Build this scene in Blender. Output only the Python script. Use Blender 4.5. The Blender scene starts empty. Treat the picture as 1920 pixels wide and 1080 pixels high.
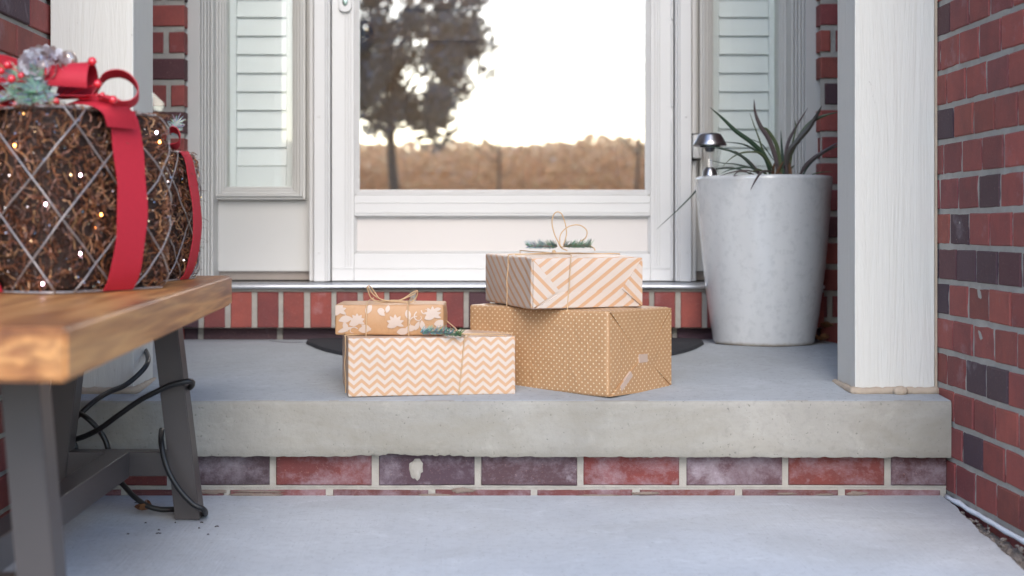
import bpy, bmesh, math, random
from mathutils import Vector, Matrix, noise
R = math.radians
C = bpy.context.scene.collection
scn = bpy.context.scene
# ------------------------------------------------------------------ camera
F = 2667.0; HZ = 425.0; VX = 872.0; H = 0.51
cam = bpy.data.cameras.new('camera'); camo = bpy.data.objects.new('camera', cam); C.objects.link(camo)
cam.lens = 50; cam.sensor_width = 36
cam.shift_x = (960 - VX) / 1920; cam.shift_y = -(540 - HZ) / 1920
cam.clip_start = 0.05; cam.clip_end = 2000
camo.location = (0, 0, H); camo.rotation_euler = (R(90), 0, 0)
cam.dof.use_dof = True; cam.dof.focus_distance = 2.74; cam.dof.aperture_fstop = 3.6
scn.camera = camo
# ------------------------------------------------------------------ light
SUN_EL = 24.0; SUN_AZ = 3.0          # low glow behind the camera, almost straight behind
w = bpy.data.worlds.new('World'); scn.world = w; w.use_nodes = True
wn = w.node_tree; bg = wn.nodes['Background']
sky = wn.nodes.new('ShaderNodeTexSky'); sky.sky_type = 'NISHITA'; sky.sun_disc = False
sky.sun_elevation = R(SUN_EL); sky.sun_rotation = R(180 - SUN_AZ)
sky.air_density = 1.0; sky.dust_density = 0.7; sky.ozone_density = 2.7
wn.links.new(sky.outputs[0], bg.inputs[0]); bg.inputs[1].default_value = 0.15
sl = bpy.data.lights.new('sun', 'SUN'); sl.energy = 0.8; sl.angle = R(35); sl.color = (1.0, 0.89, 0.77)
so = bpy.data.objects.new('sun', sl); C.objects.link(so)
sd = Vector((math.sin(R(SUN_AZ)), -math.cos(R(SUN_AZ)), math.tan(R(38))))
so.rotation_euler = sd.to_track_quat('Z', 'Y').to_euler()
scn.view_settings.view_transform = 'Standard'; scn.view_settings.look = 'None'
scn.view_settings.exposure = 1.55; scn.view_settings.gamma = 1.0
scn.render.resolution_x = 1024; scn.render.resolution_y = 576

# ------------------------------------------------------------------ helpers
def X(px, Y): return (px - VX) * Y / F
def Z(py, Y): return H - (py - HZ) * Y / F
def P(px, py, Y): return Vector((X(px, Y), Y, Z(py, Y)))
def wloc(o):
    v = Vector((0, 0, 0))
    while o: v += o.location; o = o.parent
    return v
def tag(o, label=None, cat=None, group=None, kind=None):
    if label: o['label'] = label
    if cat: o['category'] = cat
    if group: o['group'] = group
    if kind: o['kind'] = kind
    return o
def thing(name, loc, label, cat, group=None):
    o = bpy.data.objects.new(name, None); C.objects.link(o); o.location = loc
    o.empty_display_size = 0.05
    return tag(o, label, cat, group)
def obj(name, bm, mats, parent=None, smooth=False, base=None, normals=True):
    if normals: bmesh.ops.recalc_face_normals(bm, faces=bm.faces)
    off = wloc(parent) if parent else Vector(base or (0, 0, 0))
    bmesh.ops.translate(bm, verts=bm.verts, vec=-off)
    me = bpy.data.meshes.new(name); bm.to_mesh(me); bm.free()
    for m in (mats if isinstance(mats, (list, tuple)) else [mats]): me.materials.append(m)
    if smooth:
        for p in me.polygons: p.use_smooth = True
        if smooth != True: me.set_sharp_from_angle(angle=R(smooth))
    o = bpy.data.objects.new(name, me); C.objects.link(o)
    if parent: o.parent = parent
    else: o.location = off
    return o
def box(bm, x0, x1, y0, y1, z0, z1, mi=0, bev=0.0):
    vs = [bm.verts.new((x, y, z)) for x in (x0, x1) for y in (y0, y1) for z in (z0, z1)]
    idx = [(0,1,3,2),(4,6,7,5),(0,4,5,1),(2,3,7,6),(0,2,6,4),(1,5,7,3)]
    fs = [bm.faces.new([vs[i] for i in f]) for f in idx]
    for f in fs: f.material_index = mi
    if bev > 0:
        es = list({e for f in fs for e in f.edges})
        r = bmesh.ops.bevel(bm, geom=es, offset=bev, segments=2, affect='EDGES', profile=0.5)
        for f in r['faces']: f.material_index = mi
    return vs
def smoothpts(pts, n=6):
    pts = [Vector(p) for p in pts]; out = []
    for i in range(len(pts) - 1):
        p0 = pts[max(i-1, 0)]; p1 = pts[i]; p2 = pts[i+1]; p3 = pts[min(i+2, len(pts)-1)]
        for k in range(n):
            t = k / n
            out.append(0.5 * ((2*p1) + (p2-p0)*t + (2*p0-5*p1+4*p2-p3)*t*t + (-p0+3*p1-3*p2+p3)*t**3))
    out.append(pts[-1]); return out
def tube(bm, pts, r, n=6, mi=0, taper=None, cap=True):
    pts = [Vector(p) for p in pts]; rings = []; prev = None
    for i, p in enumerate(pts):
        t = (pts[min(i+1, len(pts)-1)] - pts[max(i-1, 0)])
        if t.length < 1e-9: t = Vector((0, 0, 1))
        t.normalize()
        if prev is None:
            a = Vector((0, 0, 1)) if abs(t.z) < 0.9 else Vector((1, 0, 0))
            u = t.cross(a).normalized()
        else:
            u = (prev - t * prev.dot(t))
            u = u.normalized() if u.length > 1e-6 else t.orthogonal().normalized()
        prev = u; v = t.cross(u)
        rr = r if taper is None else r * taper(i / (len(pts) - 1))
        rings.append([bm.verts.new(p + (u*math.cos(2*math.pi*k/n) + v*math.sin(2*math.pi*k/n)) * rr) for k in range(n)])
    for a, b in zip(rings, rings[1:]):
        for k in range(n):
            bm.faces.new((a[k], a[(k+1) % n], b[(k+1) % n], b[k])).material_index = mi
    if cap and n > 2:
        bm.faces.new(rings[0][::-1]).material_index = mi; bm.faces.new(rings[-1]).material_index = mi
def ribbon(bm, pts, wid, th=0.0012, mi=0, wf=None):
    """pts: centres; wid: one vector or a list of half-width vectors"""
    n = len(pts); A = []
    for i, p in enumerate(pts):
        wv = Vector(wid[i] if isinstance(wid, list) else wid)
        if wf: wv = wv * wf(i / (n - 1))
        t = (Vector(pts[min(i+1, n-1)]) - Vector(pts[max(i-1, 0)])).normalized()
        nn = t.cross(wv)
        nn = nn.normalized() * th / 2 if nn.length > 1e-9 else Vector((0, 0, th/2))
        p = Vector(p)
        A.append([bm.verts.new(q) for q in (p - wv + nn, p + nn, p + wv + nn, p + wv - nn, p - nn, p - wv - nn)])
    for a, b in zip(A, A[1:]):
        for k in range(6):
            bm.faces.new((a[k], a[(k+1) % 6], b[(k+1) % 6], b[k])).material_index = mi
    bm.faces.new(A[0][::-1]).material_index = mi; bm.faces.new(A[-1]).material_index = mi
def lathe(bm, prof, c, n=48, mi=0, wob=0.0, cap=True):
    rings = []
    for r, z in prof:
        ring = []
        for k in range(n):
            a = 2*math.pi*k/n
            rr = r * (1 + wob * noise.noise(Vector((math.cos(a)*1.3, math.sin(a)*1.3, z*4 + c[0]))))
            ring.append(bm.verts.new((c[0] + rr*math.cos(a), c[1] + rr*math.sin(a), c[2] + z)))
        rings.append(ring)
    for a, b in zip(rings, rings[1:]):
        for k in range(n): bm.faces.new((a[k], a[(k+1) % n], b[(k+1) % n], b[k])).material_index = mi
    if cap:
        bm.faces.new(rings[0][::-1]).material_index = mi; bm.faces.new(rings[-1]).material_index = mi
def sphere(bm, c, r, u=12, v=8, mi=0, sq=(1, 1, 1)):
    m = Matrix.Translation(c) @ Matrix.Diagonal((r*sq[0], r*sq[1], r*sq[2], 1))
    res = bmesh.ops.create_uvsphere(bm, u_segments=u, v_segments=v, radius=1, matrix=m)
    for vt in res['verts']:
        for f in vt.link_faces: f.material_index = mi

# ------------------------------------------------------------------ materials
class NT:
    def __init__(s, name):
        s.m = bpy.data.materials.new(name); s.m.use_nodes = True; s.t = s.m.node_tree
        s.b = s.t.nodes['Principled BSDF']; s.out = s.t.nodes['Material Output']
    def n(s, ty, **kw):
        nd = s.t.nodes.new(ty)
        for k, v in kw.items(): setattr(nd, k, v)
        return nd
    def L(s, a, b): s.t.links.new(a, b)
    def set(s, **kw):
        for k, v in kw.items():
            i = s.b.inputs[k.replace('_', ' ')]
            if isinstance(v, (int, float)): i.default_value = v
            elif isinstance(v, tuple): i.default_value = (*v, 1) if len(v) == 3 else v
            else: s.L(v, i)
    def coord(s, kind='Object'): return s.n('ShaderNodeTexCoord').outputs[kind]
    def mapping(s, vec, scale=(1, 1, 1), rot=(0, 0, 0), loc=(0, 0, 0)):
        m = s.n('ShaderNodeMapping'); s.L(vec, m.inputs[0])
        m.inputs['Scale'].default_value = scale; m.inputs['Rotation'].default_value = rot; m.inputs['Location'].default_value = loc
        return m.outputs[0]
    def noise(s, vec, scale, detail=4, rough=0.55, dist=0.0):
        n = s.n('ShaderNodeTexNoise'); s.L(vec, n.inputs['Vector'])
        n.inputs['Scale'].default_value = scale; n.inputs['Detail'].default_value = detail
        n.inputs['Roughness'].default_value = rough; n.inputs['Distortion'].default_value = dist
        return n.outputs['Fac']
    def ramp(s, fac, stops):
        r = s.n('ShaderNodeValToRGB'); s.L(fac, r.inputs[0]); e = r.color_ramp.elements
        while len(e) < len(stops): e.new(0.5)
        for el, (p, c) in zip(e, stops):
            el.position = p; el.color = (*c, 1) if isinstance(c, tuple) else (c, c, c, 1)
        return r.outputs[0]
    def mix(s, fac, a, b, mode='MIX'):
        m = s.n('ShaderNodeMix', data_type='RGBA', blend_type=mode)
        for i, v in ((0, fac), (6, a), (7, b)):
            if isinstance(v, (int, float)): m.inputs[i].default_value = v
            elif isinstance(v, tuple): m.inputs[i].default_value = (*v, 1)
            else: s.L(v, m.inputs[i])
        return m.outputs[2]
    def math(s, op, a, b=None, c=None):
        m = s.n('ShaderNodeMath', operation=op)
        for i, v in enumerate((a, b, c)):
            if v is None: continue
            if isinstance(v, (int, float)): m.inputs[i].default_value = v
            else: s.L(v, m.inputs[i])
        return m.outputs[0]
    def bump(s, h, strength=0.3, dist=0.002, prev=None):
        b = s.n('ShaderNodeBump'); s.L(h, b.inputs['Height'])
        b.inputs['Strength'].default_value = strength; b.inputs['Distance'].default_value = dist
        if prev: s.L(prev, b.inputs['Normal'])
        s.L(b.outputs[0], s.b.inputs['Normal']); return b.outputs[0]

def simple(name, col, rough=0.6, metal=0.0, var=0.12, scale=30, bump=0.15, bd=0.0008, coat=0.0):
    t = NT(name); c = t.coord(); nz = t.noise(c, scale, 5)
    t.set(Base_Color=t.mix(nz, tuple(x*(1-var) for x in col), tuple(min(1, x*(1+var)) for x in col)), Roughness=rough, Metallic=metal)
    t.set(Coat_Weight=coat)
    if bump: t.bump(t.noise(c, scale*4, 4), bump, bd)
    return t.m

def mat_brick(name, efflo=0.0):
    t = NT(name); c = t.coord()
    a = t.n('ShaderNodeVertexColor', layer_name='Col').outputs[0]
    n1 = t.noise(c, 17, 6, 0.68); n2 = t.noise(c, 240, 3, 0.7); n3 = t.noise(t.mapping(c, (1, 1, 1), loc=(5, 3, 1)), 9, 5, 0.65, 0.1)
    col = t.mix(t.ramp(n1, [(0.35, 0.0), (0.75, 1.0)]), a, t.mix(0.5, a, (0.07, 0.03, 0.035)))
    col = t.mix(t.ramp(n2, [(0.62, 0.0), (0.74, 0.55)]), col, (0.42, 0.24, 0.2))
    col = t.mix(t.ramp(n3, [(0.60, 0.0), (0.8, 0.35 + 0.45*efflo)]), col, (0.50, 0.46, 0.50))
    if efflo:
        n4 = t.noise(t.mapping(c, (1, 1, 1.2), loc=(1.3, 7, 2)), 6.5, 9, 0.78, 0.1)
        col = t.mix(t.ramp(n4, [(0.46, 0.0), (0.72, 0.6)]), col, (0.42, 0.37, 0.42))
    t.set(Base_Color=col, Roughness=0.78)
    b = t.bump(n2, 0.6, 0.0016); t.bump(n1, 0.5, 0.003, b)
    return t.m
def mat_mortar(name, col=(0.39, 0.365, 0.325)):
    t = NT(name); c = t.coord()
    n1 = t.noise(c, 45, 5, 0.65); n2 = t.noise(c, 320, 3, 0.7)
    t.set(Base_Color=t.mix(n1, tuple(x*0.72 for x in col), tuple(x*1.15 for x in col)), Roughness=0.92)
    b = t.bump(n2, 0.6, 0.002); t.bump(n1, 0.6, 0.004, b)
    return t.m
def mat_concrete(name, col, streak=0.0, dark=0.75, stain=.45):
    t = NT(name); c = t.coord()
    n1 = t.noise(c, 3.2, 6, 0.62, 0.4); n2 = t.noise(c, 60, 5, 0.7); n3 = t.noise(c, 420, 3, 0.75); n4 = t.noise(t.mapping(c, loc=(3, 1, 4)), 11, 6, 0.7, 0.8)
    k = t.mix(t.ramp(n1, [(0.3, 0.0), (0.7, 1.0)]), tuple(x*dark for x in col), tuple(x*1.08 for x in col))
    k = t.mix(t.ramp(n4, [(0.56, 0.0), (0.74, 0.5)]), k, tuple(min(1, x*1.35) for x in col))
    k = t.mix(t.ramp(n2, [(0.3, 0.35), (0.5, 0.0)]), k, tuple(x*0.6 for x in col))
    k = t.mix(t.ramp(n3, [(0.70, 0.0), (0.80, 0.6)]), k, (0.7, 0.7, 0.68))
    n5 = t.noise(t.mapping(c, (1, 1, 1), loc=(8, 2, 6)), 150, 2, 0.5); k = t.mix(t.ramp(n5, [(0.27, 0.8), (0.33, 0.0)]), k, tuple(x*0.45 for x in col))
    n6 = t.noise(t.mapping(c, (2.5, 2.5, 9), loc=(2, 2, 1)), 1.0, 5, 0.65, 0.5); k = t.mix(t.ramp(n6, [(0.38, stain), (0.55, 0.0)]), k, (col[0]*.68, col[1]*.64, col[2]*.55))
    t.set(Base_Color=k, Roughness=0.85)
    b = t.bump(n5, 0.35, 0.002); b = t.bump(n3, 0.3, 0.0015, b); b = t.bump(n2, 0.25, 0.003, b)
    if streak:
        s = t.noise(t.mapping(c, (260, 5, 5), rot=(0, 0, R(-9))), 1.0, 4, 0.6); t.bump(s, streak, 0.0016, b)
    return t.m
def mat_wood_paint(name, col):
    t = NT(name); c = t.coord()
    g = t.noise(t.mapping(c, (26, 26, 1.6)), 1.0, 6, 0.62, 1.4)
    g2 = t.noise(t.mapping(c, (120, 120, 5)), 1.0, 4, 0.6, 0.4)
    sp = t.noise(t.mapping(c, (1, 1, 0.6)), 34, 5, 0.75)
    k = t.mix(t.ramp(sp, [(0.68, 0.0), (0.76, 0.75)]), col, (0.34, 0.32, 0.29))
    k = t.mix(t.ramp(g, [(0.22, 0.22), (0.36, 0.0)]), k, (0.42, 0.40, 0.36))
    t.set(Base_Color=k, Roughness=0.62)
    b = t.bump(g, 0.7, 0.005); t.bump(g2, 0.4, 0.002, b)
    return t.m
def mat_bench():
    t = NT('acacia_wood'); c = t.coord()
    pl = t.noise(t.mapping(c, (16, 2.2, 48)), 1.0, 2, 0.5)
    g = t.noise(t.mapping(c, (36, 2.2, 60)), 1.0, 6, 0.65, 1.2)
    k = t.ramp(pl, [(0.30, (0.20, 0.07, 0.025)), (0.44, (0.44, 0.18, 0.055)), (0.56, (0.60, 0.29, 0.10)), (0.7, (0.28, 0.10, 0.035))])
    k = t.mix(t.ramp(g, [(0.35, 0.65), (0.6, 0.0)]), k, (0.17, 0.055, 0.018))
    t.set(Base_Color=k, Roughness=0.42); t.bump(g, 0.3, 0.001)
    return t.m
def uvxy(t):
    s = t.n('ShaderNodeSeparateXYZ'); t.L(t.coord('UV'), s.inputs[0]); return s.outputs[0], s.outputs[1]
def paperfin(t, col, rough=0.5, crumple=0.25):
    c = t.coord(); n0 = t.noise(c, 8, 4, 0.5)
    t.set(Base_Color=t.mix(t.math('MULTIPLY', n0, 0.18), col, (0.25, 0.17, 0.11)), Roughness=rough)
    n1 = t.noise(c, 20, 4, 0.55, 1.5); n2 = t.noise(c, 900, 2); b = t.bump(n1, crumple, 0.010); t.bump(n2, 0.08, 0.0005, b)
    return t.m
CREAM = (0.60, 0.51, 0.44); PEACH = (0.56, 0.335, 0.19); KRAFT = (0.46, 0.265, 0.13)
def mat_chevron():
    t = NT('chevron_paper'); u, v = uvxy(t)
    z = t.math('PINGPONG', t.math('ADD', u, 0.0043), 0.0146)
    q = t.math('FRACT', t.math('DIVIDE', t.math('ADD', t.math('SUBTRACT', v, t.math('MULTIPLY', z, 0.88)), 0.5), 0.0158))
    f = t.ramp(q, [(0.0, 0.0), (0.04, 1.0), (0.48, 1.0), (0.53, 0.0)])
    return paperfin(t, t.mix(f, CREAM, PEACH), 0.5, 0.1)
def mat_stripe(name='stripe_paper', slope=-0.72, off=0.0):
    t = NT(name); u, v = uvxy(t)
    q = t.math('FRACT', t.math('DIVIDE', t.math('ADD', t.math('ADD', u, t.math('MULTIPLY', v, 1.0/slope)), 1.0 + off), 0.0325))
    f = t.ramp(q, [(0.0, 0.0), (0.03, 1.0), (0.36, 1.0), (0.40, 0.0)])
    return paperfin(t, t.mix(f, CREAM, (0.57, 0.335, 0.19)), 0.45, 0.2)
def mat_dots():
    t = NT('dotted_paper'); u, v = uvxy(t); px, py = 0.0134, 0.0124
    def cell(ou, ov):
        a = t.math('SUBTRACT', t.math('FRACT', t.math('ADD', t.math('DIVIDE', u, px), 50+ou)), 0.5)
        b = t.math('SUBTRACT', t.math('FRACT', t.math('ADD', t.math('DIVIDE', v, py), 50+ov)), 0.5)
        return t.math('SQRT', t.math('ADD', t.math('MULTIPLY', a, a), t.math('MULTIPLY', b, b)))
    d = t.math('MINIMUM', cell(0, 0), cell(0.5, 0.5))
    f = t.ramp(d, [(0.10, 1.0), (0.15, 0.0)])
    return paperfin(t, t.mix(f, KRAFT, (0.74, 0.60, 0.40)), 0.42, 0.3)
def mat_kraft(): return paperfin(NT('kraft_paper'), (0.50, 0.275, 0.13), 0.5, 0.3)
def mat_glass(name, refl, tint=(0.95, 0.96, 0.95), rough=0.0, fmax=1.0):
    t = NT(name); t.t.nodes.remove(t.b)
    tr = t.n('ShaderNodeBsdfTransparent'); gl = t.n('ShaderNodeBsdfGlossy'); mx = t.n('ShaderNodeMixShader')
    tr.inputs[0].default_value = (*tint, 1); gl.inputs['Roughness'].default_value = rough
    fr = t.n('ShaderNodeFresnel'); fr.inputs[0].default_value = 1.5
    f = t.math('MINIMUM', t.math('ADD', fr.outputs[0], refl), fmax)
    t.L(f, mx.inputs[0]); t.L(tr.outputs[0], mx.inputs[1]); t.L(gl.outputs[0], mx.inputs[2]); t.L(mx.outputs[0], t.out.inputs[0])
    return t.m
def emis(name, col, st):
    t = NT(name); t.set(Base_Color=col, Emission_Color=col, Emission_Strength=float(st)); return t.m
def mat_vcol(name, rough=0.5, metal=0.0, spec=0.5, sheen=0.0):
    t = NT(name); a = t.n('ShaderNodeVertexColor', layer_name='Col').outputs[0]
    t.set(Base_Color=a, Roughness=rough, Metallic=metal); t.b.inputs['Specular IOR Level'].default_value = spec
    return t.m

def mat_autumn():
    t = NT('autumn_leaves'); a = t.n('ShaderNodeVertexColor', layer_name='Col').outputs[0]
    t.set(Base_Color=a, Roughness=0.9); t.b.inputs['Specular IOR Level'].default_value = 0; tl = t.n('ShaderNodeBsdfTranslucent'); t.L(a, tl.inputs[0]); mx = t.n('ShaderNodeMixShader'); mx.inputs[0].default_value = .65
    t.L(t.b.outputs[0], mx.inputs[1]); t.L(tl.outputs[0], mx.inputs[2]); t.L(mx.outputs[0], t.out.inputs[0]); return t.m
M = dict(
 brick=mat_brick('red_brick'), riser=mat_brick('weathered_brick', 1.0), mortar=mat_mortar('mortar'),
 slab=mat_concrete('porch_concrete', (0.345, 0.33, 0.295)), slabtop=mat_concrete('sky_tinted_porch_top', (0.37, 0.395, 0.415), .15, .88, .2), walk=mat_concrete('broomed_concrete', (0.52, 0.545, 0.57), 0.6, 0.88, .2),
 pillar=mat_wood_paint('painted_pillar_wood', (0.61, 0.60, 0.555)),
 trim=simple('painted_trim', (0.50, 0.49, 0.465), 0.45, var=0.03, scale=6, bump=0.05),
 door=simple('white_metal_door', (0.60, 0.595, 0.585), 0.35, var=0.03, scale=5, bump=0.03),
 panelw=simple('recessed_door_panel', (0.60, 0.565, 0.54), 0.35, var=0.03, scale=5, bump=0.03),
 shutter=simple('white_shutter', (0.80, 0.83, 0.84), 0.4, var=0.02, scale=5, bump=0.02),
 alu=simple('aluminium', (0.75, 0.77, 0.80), 0.28, 1.0, var=0.08, scale=20, bump=0.15),
 sillw=simple('brown_sill', (0.26, 0.22, 0.19), 0.6), dark=simple('dark_gap', (0.03, 0.03, 0.03), 0.8),
 caulk=simple('tan_caulk', (0.42, 0.34, 0.26), 0.8, var=0.2, scale=60, bump=0.5, bd=0.002),
 wdoor=simple('tan_wood_door', (0.80, 0.57, 0.38), 0.4, var=0.2, scale=4, bump=0.05),
 brass=simple('brass', (0.85, 0.62, 0.35), 0.2, 1.0, bump=0), bench=mat_bench(),
 steel=simple('brown_powder_coated_steel', (0.062, 0.052, 0.050), 0.42, var=0.06, bump=0.1),
 cord=simple('black_rubber', (0.010, 0.010, 0.011), 0.45, bump=0.05),
 red=simple('red_ribbon', (0.44, 0.012, 0.028), 0.7, var=0.1, scale=200, bump=0.35, bd=0.0006),
 berry=simple('glossy_red', (0.60, 0.008, 0.02), 0.12, bump=0, coat=1.0),
 wire=simple('silver_wire', (0.36, 0.32, 0.31), 0.35, 0.5, bump=0.2),
 core=simple('brown_core', (0.035, 0.016, 0.010), 0.8, var=0.5, scale=60, bump=0.6, bd=0.004),
 tinsel=mat_vcol('brown_tinsel', 0.42, 0.15), glit=mat_vcol('glitter', 0.15, 1.0),
 glaze=None, leaf=mat_vcol('strap_leaf', 0.42), needles=mat_vcol('needles', 0.55),
 soil=simple('soil', (0.06, 0.04, 0.03), 0.95, var=0.4, scale=80, bump=1.0, bd=0.006),
 twine=simple('jute_twine', (0.56, 0.38, 0.22), 0.8, var=0.25, scale=400, bump=0.6, bd=0.0006),
 chevron=mat_chevron(), stripe=mat_stripe(), stripeb=mat_stripe('stripe_flap', 0.62, 0.01), dots=mat_dots(), kraft=mat_kraft(),
 print=simple('cream_print', (0.56, 0.44, 0.36), 0.5, var=0.05, bump=0.0),
 tape=simple('matt_tape', (0.50, 0.38, 0.31), 0.3, bump=0),
 mat=simple('doormat_rubber', (0.022, 0.024, 0.03), 0.85, var=0.4, scale=120, bump=1.0, bd=0.004),
 chrome=simple('chrome', (0.42, 0.42, 0.44), 0.3, 1.0, bump=0.05), black=simple('black_plastic', (0.02, 0.025, 0.025), 0.3, bump=0),
 clear=mat_glass('clear_plastic', 0.03, (0.985, 0.99, 0.99), 0.05, 0.22), glass=mat_glass('storm_glass', 0.43), sglass=mat_glass('sidelight_glass', 0.0, (.99, 1, .99)),
 dleaf=simple('dry_leaf', (0.30, 0.14, 0.06), 0.8, var=0.3, scale=90, bump=0.4), white=simple('white_caulk', (0.75, 0.78, 0.82), 0.6, var=0.15, scale=50, bump=0.4),
 grit=simple('rubble', (0.26, 0.22, 0.19), 0.95, var=0.4, scale=70, bump=1.0, bd=0.006),
 lawn=simple('dormant_grass', (0.16, 0.13, 0.06), 0.95, var=0.4, scale=2, bump=0.0), ceil=simple('porch_ceiling_paint', (0.72, 0.71, 0.68), 0.7),
 bark=simple('bark', (0.13, 0.11, 0.10), 0.95, var=0.4, scale=20), asphalt=simple('asphalt', (0.05, 0.05, 0.05), 0.9),
)
def mat_glaze():
    t = NT('mottled_white_glaze'); c = t.coord()
    n1 = t.noise(c, 7, 6, 0.6, 0.6); n2 = t.noise(c, 55, 5, 0.7); n3 = t.noise(c, 26, 2, 0.5)
    n1 = t.noise(t.mapping(c, (1, 1, .35)), 9, 6, 0.6, 0.6); k = t.mix(n1, (0.52, 0.53, 0.53), (0.70, 0.70, 0.69))
    k = t.mix(t.ramp(n2, [(0.34, 0.45), (0.50, 0.0)]), k, (0.45, 0.46, 0.46))
    k = t.mix(t.ramp(n3, [(0.80, 0.0), (0.83, 0.7)]), k, (0.25, 0.22, 0.2))
    sp = t.n('ShaderNodeSeparateXYZ'); t.L(c, sp.inputs[0])
    k = t.mix(t.ramp(t.math('ADD', sp.outputs[2], t.math('MULTIPLY', n2, 0.012)), [(0.008, 0.8), (0.016, 0.0)]), k, (0.32, 0.24, 0.15))
    t.set(Base_Color=k, Roughness=0.22, Coat_Weight=0.5); t.bump(n1, 0.25, 0.006)
    return t.m
M['glaze'] = mat_glaze()

# ------------------------------------------------------------------ bricks
def bricks(bm, O, U, N, u0, u1, z0, z1, bl, bh, jv, jh, zph, rng, bond=0.5, uph=0.0, mort_d=0.006, depth=0.09, pick=None, vert=False, cl=None, mi=(0, 1)):
    """brick faces standing proud of a mortar bed; courses follow z"""
    cl = cl or bm.loops.layers.float_color.get('Col') or bm.loops.layers.float_color.new('Col')
    O = Vector(O); U = Vector(U); N = Vector(N)
    def pt(u, z, d): return O + U*u + Vector((0, 0, z)) + N*d
    def paint(f, c):
        for l in f.loops: l[cl] = (*c, 1)
    ph = bh + jh; k0 = math.floor((z0 - zph) / ph)
    k = k0
    while zph + k*ph < z1:
        za = zph + k*ph + jh/2; zb = za + bh
        za2 = max(za, z0); zb2 = min(zb, z1)
        if zb2 - za2 > 0.003:
            off = uph + (bond * (bl + jv) if k % 2 else 0) + (rng.uniform(-0.02, 0.02) if bond != 0 else 0)
            i = math.floor((u0 - off) / (bl + jv)) - 1
            while off + i*(bl + jv) < u1:
                ua = off + i*(bl + jv) + jv/2 + rng.uniform(-.0008, .0008); ub = ua + bl - rng.uniform(0, 0.0015)
                a = max(ua, u0); b = min(ub, u1)
                if b - a > 0.004:
                    col = pick(k, i) if pick else rng.choice([(0.30, 0.06, 0.05)])
                    d = rng.uniform(-0.0012, 0.0012); c = min(0.0022, (b-a)/4, (zb2-za2)/4)
                    jz = rng.uniform(-.0008, .0008)
                    q = []
                    for dd, e in ((-depth, 0), (d - c, 0), (d, c)):
                        q.append([bm.verts.new(pt(uu, zz, dd)) for uu, zz in ((a+e, za2+e+jz), (b-e, za2+e-jz), (b-e, zb2-e-jz), (a+e, zb2-e+jz))])
                    for r0, r1 in ((q[0], q[1]), (q[1], q[2])):
                        for m in range(4):
                            f = bm.faces.new((r0[m], r0[(m+1) % 4], r1[(m+1) % 4], r1[m])); f.material_index = mi[0]; paint(f, col)
                    f = bm.faces.new(q[2]); f.material_index = mi[0]; paint(f, col)
                i += 1
        k += 1
    # wavy mortar bed
    nu = max(2, int((u1-u0)/0.012)); nz = max(2, int((z1-z0)/0.012))
    g = [[bm.verts.new(pt(u0 + (u1-u0)*a/nu, z0 + (z1-z0)*b/nz, -mort_d + 0.0022*noise.noise(pt(u0 + (u1-u0)*a/nu, z0 + (z1-z0)*b/nz, 0)*40))) for b in range(nz+1)] for a in range(nu+1)]
    for a in range(nu):
        for b in range(nz):
            f = bm.faces.new((g[a][b], g[a+1][b], g[a+1][b+1], g[a][b+1])); f.material_index = mi[1]; paint(f, (0.4, 0.4, 0.4))
def vary(c, rng, s=0.18):
    k = rng.uniform(1-s, 1+s); return tuple(min(1, x*k*rng.uniform(0.95, 1.05)) for x in c)
REDS = [(0.29, 0.066, 0.054), (0.26, 0.060, 0.050), (0.31, 0.074, 0.056), (0.22, 0.054, 0.050)]
DARKS = [(0.060, 0.035, 0.045), (0.075, 0.036, 0.045), (0.10, 0.037, 0.040)]

XR, XL = 0.913, -0.806
WIN0, WIN1 = X(345, 3.65), X(1539, 3.65)
CEIL = 3.1
house = thing('brick_house', (0.1, 3.65, 0), 'red brick house entrance with white glazed door between two narrow shuttered windows', 'house')
rng = random.Random(4)
# side walls
def pick_r(k, i):
    dk = 0.85 if k in (-1,) else (0.4 if k in (-2,) else 0.11)
    return vary(rng.choice(DARKS if rng.random() < dk else REDS), rng)
bm = bmesh.new()
bricks(bm, (XR, 0, 0), (0, 1, 0), (-1, 0, 0), 1.95, 2.80, -0.12, CEIL, 0.0962, 0.0567, 0.0065, 0.0100, 0.472, rng, bond=0.5, uph=0.03, pick=pick_r, depth=0.03, mort_d=0.0025)
box(bm, XR+0.012, XR+0.24, 1.95, 2.80, -0.12, CEIL, 1)
bricks(bm, (XR+0.24, 0, 0), (0, 1, 0), (-1, 0, 0), 2.80, 3.66, 0.1, CEIL, 0.19, 0.0567, 0.010, 0.0100, 0.472, rng, pick=pick_r, depth=0.03)
obj('wall', bm, [M['brick'], M['mortar']], house, normals=True)
bm = bmesh.new()
bricks(bm, (XL, 0, 0), (0, 1, 0), (1, 0, 0), 1.95, 2.80, -0.12, CEIL, 0.1935, 0.0567, 0.006, 0.0100, 0.478, rng, bond=0.5, uph=0.05, pick=pick_r, depth=0.03)
box(bm, XL-0.24, XL-0.012, 1.95, 2.80, -0.12, CEIL, 1)
bricks(bm, (XL-0.24, 0, 0), (0, 1, 0), (1, 0, 0), 2.80, 3.66, 0.1, CEIL, 0.19, 0.0567, 0.010, 0.0100, 0.472, rng, pick=pick_r, depth=0.03)
obj('wall', bm, [M['brick'], M['mortar']], house)
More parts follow.
